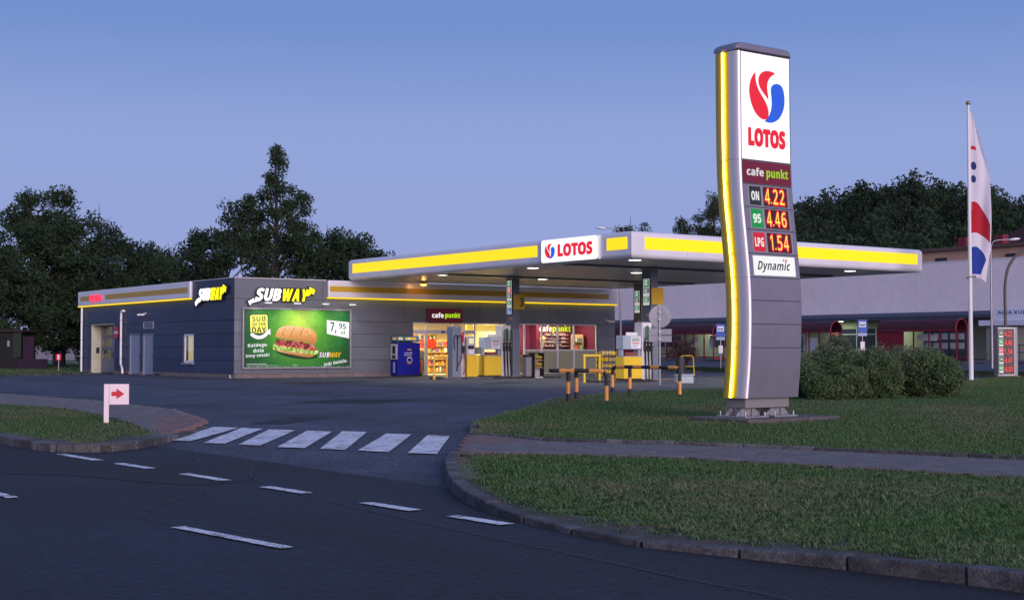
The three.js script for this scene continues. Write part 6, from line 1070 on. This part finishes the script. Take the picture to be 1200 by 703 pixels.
// ================================================================ bus shelters: barrel roofs along the street
function shelter(label, z0, z1, o = {}) {
  const t = thing('bus_shelter', label, 'bus shelter', [76.6, 0.62, 0], 0, 'red barrel roofed bus shelters'), W = 1.25, y = 2.1;
  const arcS = new THREE.Shape(); arcS.absarc(0, 0, W / 2, 0, Math.PI, false); arcS.absarc(0, 0, W / 2 - 0.06, Math.PI, 0, true); arcS.closePath();
  const g = new THREE.ExtrudeGeometry(arcS, { depth: Math.abs(z1 - z0), bevelEnabled: false, curveSegments: 14 }); g.scale(1, 1.12, 1); g.translate(0, y, Math.min(z0, z1));
  const rf = M('barrel_roof', uvBox(g), mShelterRoof, t);
  for (const s of [-1, 1]) M('gutter', bx(s * W / 2 - 0.05, y - 0.1, z1, s * W / 2 + 0.05, y, z0, 0.01), mRedPaint, rf);
  M('end_arch', new THREE.TorusGeometry(W / 2 - 0.02, 0.045, 8, 20, Math.PI).scale(1, 1.12, 1), mRedPaint, rf, [0, y, Math.max(z0, z1)]);
  const n = Math.max(2, Math.round(Math.abs(z1 - z0) / 2.1));
  for (let i = 0; i <= n; i++) { const z = z0 + (z1 - z0) * i / n; for (const s of [-1, 1]) M('post', bx(s * (W / 2 - 0.08) - 0.04, -0.06, z - 0.04, s * (W / 2 - 0.08) + 0.04, y - 0.05, z + 0.04), mRedPaint, t); }
  for (let i = 0; i < n; i++) { const a = z0 + (z1 - z0) * i / n, c = z0 + (z1 - z0) * (i + 1) / n, lo = Math.min(a, c) + 0.05, hi = Math.max(a, c) - 0.05; if (o.solid.includes(i)) { const k = M('red_panel', bx(-W / 2 + 0.05, 0.1, lo, -W / 2 + 0.1, y - 0.1, hi), mRedPaint, t); for (let q = lo + 0.12; q < hi; q += 0.22) M('rib', bx(-W / 2 + 0.03, 0.1, q, -W / 2 + 0.05, y - 0.1, q + 0.03), mRedPaint, k); } else { M('pane', bx(W / 2 - 0.09, 0.25, lo, W / 2 - 0.075, y - 0.15, hi), mPane, t); M('pane_rail', bx(W / 2 - 0.11, 0.18, lo, W / 2 - 0.05, 0.25, hi), mRedPaint, t); } }
  if (o.endPane) { M('end_frame', [bx(-W / 2 + 0.12, y - 0.25, z0 - 0.03, W / 2 - 0.12, y - 0.17, z0 + 0.03), bx(-W / 2 + 0.12, 0.1, z0 - 0.03, W / 2 - 0.12, 0.18, z0 + 0.03)], mRed, t); M('end_pane', bx(-W / 2 + 0.12, 0.18, z0 - 0.01, W / 2 - 0.12, y - 0.25, z0 + 0.01), mPane, t); }
  const bz = (z0 + z1) / 2; M('bench', [bx(0.2, 0.42, bz - 1.2, 0.6, 0.47, bz + 1.2), bx(0.36, -0.04, bz - 1.0, 0.42, 0.42, bz - 0.94), bx(0.36, -0.04, bz + 0.94, 0.42, 0.42, bz + 1.0)], S([0.06, 0.04, 0.04], 0.7), t);
  return t;
}
const mShelterRoof = (() => { const t = tex(256, (i, x, y) => { const j = (y * 2) * 512 + x * 2, k = 1 + (nMid[j] - 0.5) * 0.5 + (nBig[j] - 0.5) * 0.5; return [0.27 * k, 0.06 * k, 0.10 * k]; }, 2.2); return new THREE.MeshStandardMaterial({ map: t, roughness: 0.6 }); })();
shelter('red barrel roofed bus shelter left of the pylon', -78.0, -91.0, { solid: [3, 4, 5], endPane: true });
shelter('red barrel roofed bus shelter just right of the pylon', -66.3, -74.4, { solid: [], endPane: true });
shelter('red barrel roofed bus shelter between shrubs and flag pole', -55.9, -62.2, { solid: [2] });
// posters in the shelters
{
  const ps = [['pale blue poster in the left bus shelter', 77.3, 1.9, -79.3, 0.5, 0.7, [0.32, 0.5, 0.62]], ['white poster in the left bus shelter', 77.3, 2.1, -81.0, 0.45, 0.6, [0.6, 0.64, 0.66]], ['large white poster in the middle bus shelter', 77.3, 1.8, -69.0, 0.9, 1.0, [0.55, 0.66, 0.72]], ['white notices in the right bus shelter', 77.3, 2.2, -59.0, 1.6, 0.4, [0.6, 0.62, 0.62]]];
  for (const [l, x0, y, z, w, h, c, x = x0 - 0.18] of ps) tag(M('poster', bx(x, y - h / 2, z - w / 2, x + 0.012, y + h / 2, z + w / 2), S(c, 0.6)), l, 'poster');
  const k = thing('kiosk_board', 'dark notice cabinet behind the right bus shelter glass', 'cabinet', [78.2, 0.62, -58.2]); M('body', bx(0, 0.55, -1.9, 0.25, 2.2, 1.6, 0.02), S([0.03, 0.035, 0.05], 0.3), k); for (let i = 0; i < 5; i++) for (let j = 0; j < 2; j++) M('notice', bx(-0.012, 0.85 + j * 0.62, -1.75 + i * 0.66, 0, 1.25 + j * 0.62, -1.3 + i * 0.66), S([0.42, 0.45, 0.48], 0.6), k); M('base', bx(0.05, -0.03, -1.7, 0.2, 0.55, 1.4), mDark, k);
}
function stopSign(label, p, turn) {
  const t = thing('bus_stop_sign', label, 'bus stop sign', p, turn, 'blue bus stop signs');
  M('pole', cyl(0, -0.05, 2.9, 0, 0.035, 0.035, 10), mGalv, t);
  const ct = canvasTex(96, 128, (g, w, h) => { g.fillStyle = '#1a4fa8'; g.fillRect(0, 0, w, h); g.fillStyle = '#e8ecf2'; g.fillRect(14, 22, 68, 52); g.fillStyle = '#1d2430'; rr(g, 22, 34, 52, 26, 5); g.fill(); g.fillStyle = '#e8ecf2'; g.fillRect(28, 38, 40, 10); g.fillStyle = '#1d2430'; g.fillRect(28, 60, 9, 7); g.fillRect(58, 60, 9, 7); });
  M('plate', bx(-0.3, 2.08, 0.03, 0.3, 2.9, 0.05, 0.005), S([0.02, 0.09, 0.36], 0.5), t); M('printed_face', face(0.58, 0.8), printed(ct), t, [0, 2.49, 0.053]); M('timetable', bx(-0.14, 1.0, 0.03, 0.14, 1.5, 0.06, 0.01), mWhite, t); M('lower_plate', bx(-0.28, 1.86, 0.03, 0.28, 2.05, 0.045), S([0.3, 0.4, 0.55], 0.5), t);
}
stopSign('blue bus stop sign above the shrubs', [70.4, 0.42, -58.8], -YAW);
stopSign('blue bus stop sign at the pylon left edge', [64.6, 0.18, -65.6], -YAW);
{
  const b = thing('grey_board', 'low grey notice board on posts beside the pylon', 'board', [62.3, 0.02, -62.0], -YAW); M('board', bx(-0.1, 0.75, -0.03, 1.2, 1.62, 0.03, 0.01), S([0.12, 0.13, 0.15], 0.6), b); for (const x of [0.05, 1.0]) M('post', cyl(x, -0.04, 0.76, 0, 0.04), mGalv, b); for (const y of [0.95, 1.28]) M('text_line', bx(0.05, y, 0.031, 1.05, y + 0.09, 0.034), S([0.3, 0.3, 0.32], 0.6), b);
  const p = thing('striped_post', 'yellow and black striped post right of the shrubs', 'post', [63.4, 0.06, -47.0]); for (let i = 0; i < 7; i++) M('band', cyl(0, i * 0.11, i * 0.11 + 0.11, 0, 0.055, 0.055, 12), i % 2 ? mBlack : mYellowPaint, p);
  tag(M('concrete_wall', bx(72.8, 0.4, -58.4, 73.3, 1.35, -55.6, 0.02), mPlinth), 'low pale concrete wall behind the shrubs', 'wall');
  const w = thing('waste_crate', 'pale grit crate at the foot of the road sign', 'box', [40.6, 0, -43.4], -0.5); M('box_body', bx(-0.35, 0, -0.25, 0.35, 0.32, 0.25, 0.03), S([0.36, 0.42, 0.44], 0.6), w); M('lid', bx(-0.38, 0.32, -0.28, 0.38, 0.38, 0.28, 0.02), S([0.3, 0.36, 0.38], 0.6), w);
  const y = thing('bicycle_stand', 'yellow folding stand beyond the right pump island', 'stand', [52.6, 0, -56.0], -YAW); M('frame_hoop', tube([[-0.4, 0, 0], [-0.34, 1.0, 0], [-0.2, 1.08, 0], [0.2, 1.08, 0], [0.34, 1.0, 0], [0.4, 0, 0]], 0.03, 30, 8, 0.2), mYellowPaint, y); M('cross_bar', rod([-0.37, 0.5, 0], [0.37, 0.5, 0], 0.02), mYellowPaint, y);
  const bn = thing('litter_bin', 'dark litter bin by the column of the right island', 'bin', [43.0, 0.1, -46.2]); M('bin_body', cyl(0, 0, 0.9, 0, 0.2, 0.22, 16), mDark, bn); M('lid', cyl(0, 0.9, 1.0, 0, 0.23, 0.2, 16), mBlack, bn);
  shrubTwiggy();
}
function shrubTwiggy() {
  const t = thing('bare_shrub', 'sparse reddish shrub before the left bus shelter', 'shrub', [65.2, 0.14, -69.6]), r = rng(301), st = [], pts = [];
  for (let i = 0; i < 46; i++) { const a = r() * 6.3, h = 0.8 + r() * 1.0, d = 0.2 + r() * 0.9, m = [Math.cos(a) * d * 0.5, h * 0.55, Math.sin(a) * d * 0.5], e = [Math.cos(a) * d, h, Math.sin(a) * d]; st.push(rod([0, -0.05, 0], m, 0.02, 0.012, 4), rod(m, e, 0.012, 0.005, 4)); for (let k = 0; k < 3; k++) pts.push(new THREE.Vector3(e[0] + (r() - 0.5) * 0.3, e[1] + (r() - 0.5) * 0.3, e[2] + (r() - 0.5) * 0.3)); }
  M('stems', st, S([0.08, 0.035, 0.03], 0.9), t).userData.kind = 'stuff'; leaves(t, pts, shrubClump, [0.10, 0.06, 0.05], r, 1.3).name = 'foliage';
}
// ---- a waiting person in the left shelter
{
  const t = thing('person', 'person in dark clothes sitting in the left bus shelter', 'person', [76.95, 0.62, -82.6], -Math.PI / 2);
  const J = { hip: [0, 0.52, 0], chest: [0, 0.92, -0.02], neck: [0, 1.12, 0.0], head: [0, 1.30, 0.04] };
  const body = [rod([0, 0.5, 0], [0, 1.08, -0.03], 0.15, 0.17, 12), rod([0, 1.06, -0.03], [0, 1.2, 0.01], 0.07, 0.055, 10)];
  for (const s of [-1, 1]) body.push(rod([s * 0.09, 0.53, 0], [s * 0.11, 0.53, 0.42], 0.085, 0.065, 10), rod([s * 0.11, 0.54, 0.42], [s * 0.11, 0.05, 0.46], 0.062, 0.045, 10), rod([s * 0.11, 0.03, 0.42], [s * 0.11, 0.02, 0.62], 0.045, 0.035, 8), rod([s * 0.18, 1.04, -0.02], [s * 0.23, 0.78, 0.05], 0.055, 0.045, 8), rod([s * 0.23, 0.78, 0.05], [s * 0.1, 0.64, 0.3], 0.042, 0.035, 8));
  const bd = M('body', body, S([0.03, 0.035, 0.05], 0.9), t);
  M('head', new THREE.SphereGeometry(0.1, 16, 12).scale(0.85, 1.15, 1).translate(0, 1.3, 0.03), S([0.42, 0.26, 0.2], 0.7), bd); M('hair', new THREE.SphereGeometry(0.108, 16, 10, 0, 6.3, 0, 1.5).scale(0.88, 1.15, 1).translate(0, 1.315, 0.015), S([0.03, 0.02, 0.015], 0.8), bd);
}
// ---- parked car cut by the right edge
{
  const t = thing('parked_car', 'pale parked car cut by the right picture edge', 'car', [80.2, 0.62, -49.4], 0);
  const s = new THREE.Shape(); s.moveTo(-2.1, 0.32); s.lineTo(-2.12, 0.75); s.quadraticCurveTo(-2.0, 0.95, -1.2, 1.0); s.quadraticCurveTo(-0.7, 1.45, -0.2, 1.48); s.lineTo(1.0, 1.46); s.quadraticCurveTo(1.5, 1.4, 1.9, 1.0); s.lineTo(2.1, 0.9); s.lineTo(2.12, 0.35); s.lineTo(1.75, 0.3); s.absarc(1.35, 0.32, 0.38, 0, Math.PI, false); s.lineTo(-0.95, 0.28); s.absarc(-1.32, 0.32, 0.38, 0, Math.PI, false); s.closePath();
  const g = new THREE.ExtrudeGeometry(s, { depth: 1.5, bevelEnabled: true, bevelThickness: 0.1, bevelSize: 0.06, bevelSegments: 4 }); g.translate(0, 0, -0.75); g.rotateY(-Math.PI / 2);
  M('body', g, P([0.55, 0.57, 0.62], 0.3, { clearcoat: 0.6 }), t);
  const ws = new THREE.Shape(); ws.moveTo(-1.05, 1.0); ws.quadraticCurveTo(-0.65, 1.36, -0.2, 1.4); ws.lineTo(0.95, 1.38); ws.quadraticCurveTo(1.3, 1.3, 1.6, 1.0); ws.closePath();
  const gg = new THREE.ExtrudeGeometry(ws, { depth: 1.72, bevelEnabled: false }); gg.translate(0, 0, -0.86); gg.rotateY(-Math.PI / 2); M('windows', gg, S([0.02, 0.025, 0.035], 0.08), t);
  for (const z of [-1.32, 1.35]) for (const sx of [-1, 1]) { const w = M('wheel', new THREE.TorusGeometry(0.24, 0.09, 10, 22).rotateY(Math.PI / 2), mRubber, t, [sx * 0.74, 0.32, z]); M('rim', new THREE.CylinderGeometry(0.19, 0.19, 0.1, 18).rotateZ(Math.PI / 2), mSteel, w); }
  for (const x of [-0.55, 0.55]) { M('headlight', bx(x - 0.18, 0.68, -2.22, x + 0.18, 0.84, -2.1, 0.03), S([0.6, 0.62, 0.65], 0.1), t); M('tail_light', bx(x - 0.15, 0.72, 2.1, x + 0.15, 0.9, 2.22, 0.03), mRed, t); }
}
// ================================================================ dim things under the left trees
{
  const t = thing('kiosk', 'dark kiosk with purple and green panels under the trees', 'kiosk', [0, 0, 0]), a = at(2, 96), b = at(45, 96);
  const dx = b[0] - a[0], dz = b[2] - a[2], L = Math.hypot(dx, dz); t.position.set(a[0], 0.03, a[2]); t.rotation.y = -Math.atan2(dz, dx);
  M('wall', bx(-4, 0, -3, L * 0.42, 2.6, 0), S([0.008, 0.008, 0.009], 0.9), t); M('roof', bx(-4.2, 2.6, -3.2, L * 0.6, 2.75, 0.3, 0.02), S([0.02, 0.012, 0.01], 0.8), t); M('green_panel', bx(L * 0.30, 0.85, 0.01, L * 0.52, 2.6, 0.06), S([0.010, 0.026, 0.010], 0.8), t);
  M('purple_panel', bx(L * 0.52, 0.5, -0.4, L * 0.82, 2.3, -0.32), S([0.022, 0.003, 0.022], 0.8), t); M('purple_panel', bx(L * 0.44, 0.02, 0.02, L * 1.25, 0.75, 0.08), S([0.014, 0.003, 0.016], 0.8), t); M('support', bx(L * 0.6, 0, -0.5, L * 0.66, 0.6, -0.4), mDark, t); M('counter_light_slot', bx(L * 0.14, 1.6, 0.0, L * 0.20, 2.0, 0.02), S([0.25, 0.28, 0.24], 0.6), t);
  const s = thing('small_sign', 'small red and white sign on the dark left lawn', 'sign', [28.0, 0.04, -85.2], -YAW); M('pole', cyl(0, -0.03, 1.0, 0, 0.03), mGalv, s); M('plate', bx(-0.16, 0.72, 0.03, 0.16, 1.12, 0.05, 0.005), mRed, s); M('white_bar', bx(-0.06, 0.78, 0.051, 0.06, 1.06, 0.054), mWhite, s);
  const k = thing('blue_sign', 'blue and white sign on two posts left of the garage', 'sign', at(94, 122), -YAW); for (const x of [-0.3, 0.3]) M('post', cyl(x, -0.05, 2.6, 0, 0.05), mWhite, k); M('plate', bx(-0.1, 1.7, 0.06, 0.8, 2.5, 0.1, 0.01), S([0.05, 0.32, 0.5], 0.5), k); M('lower_plate', bx(-0.1, 1.3, 0.06, 0.8, 1.6, 0.1, 0.01), mWhite, k);
  const h = thing('far_hall', 'pale low hall far behind the left trees', 'building', at(70, 190), -YAW); M('wall', bx(-7, 0, -8, 8, 3.0, 0), S([0.20, 0.2, 0.24], 0.8), h); M('roof_band', bx(-7.2, 2.4, -8.2, 8.2, 3.3, 0.1), mWarehouse, h);
  const c = thing('dark_bin', 'dark bin on the left lawn behind the small sign', 'bin', at(68, 108)); M('bin_body', bx(-0.35, 0, -0.3, 0.35, 1.1, 0.3, 0.04), mDark, c); M('lid', bx(-0.38, 1.1, -0.33, 0.38, 1.2, 0.33, 0.03), mBlack, c);
}
renderer.render(scene, camera);
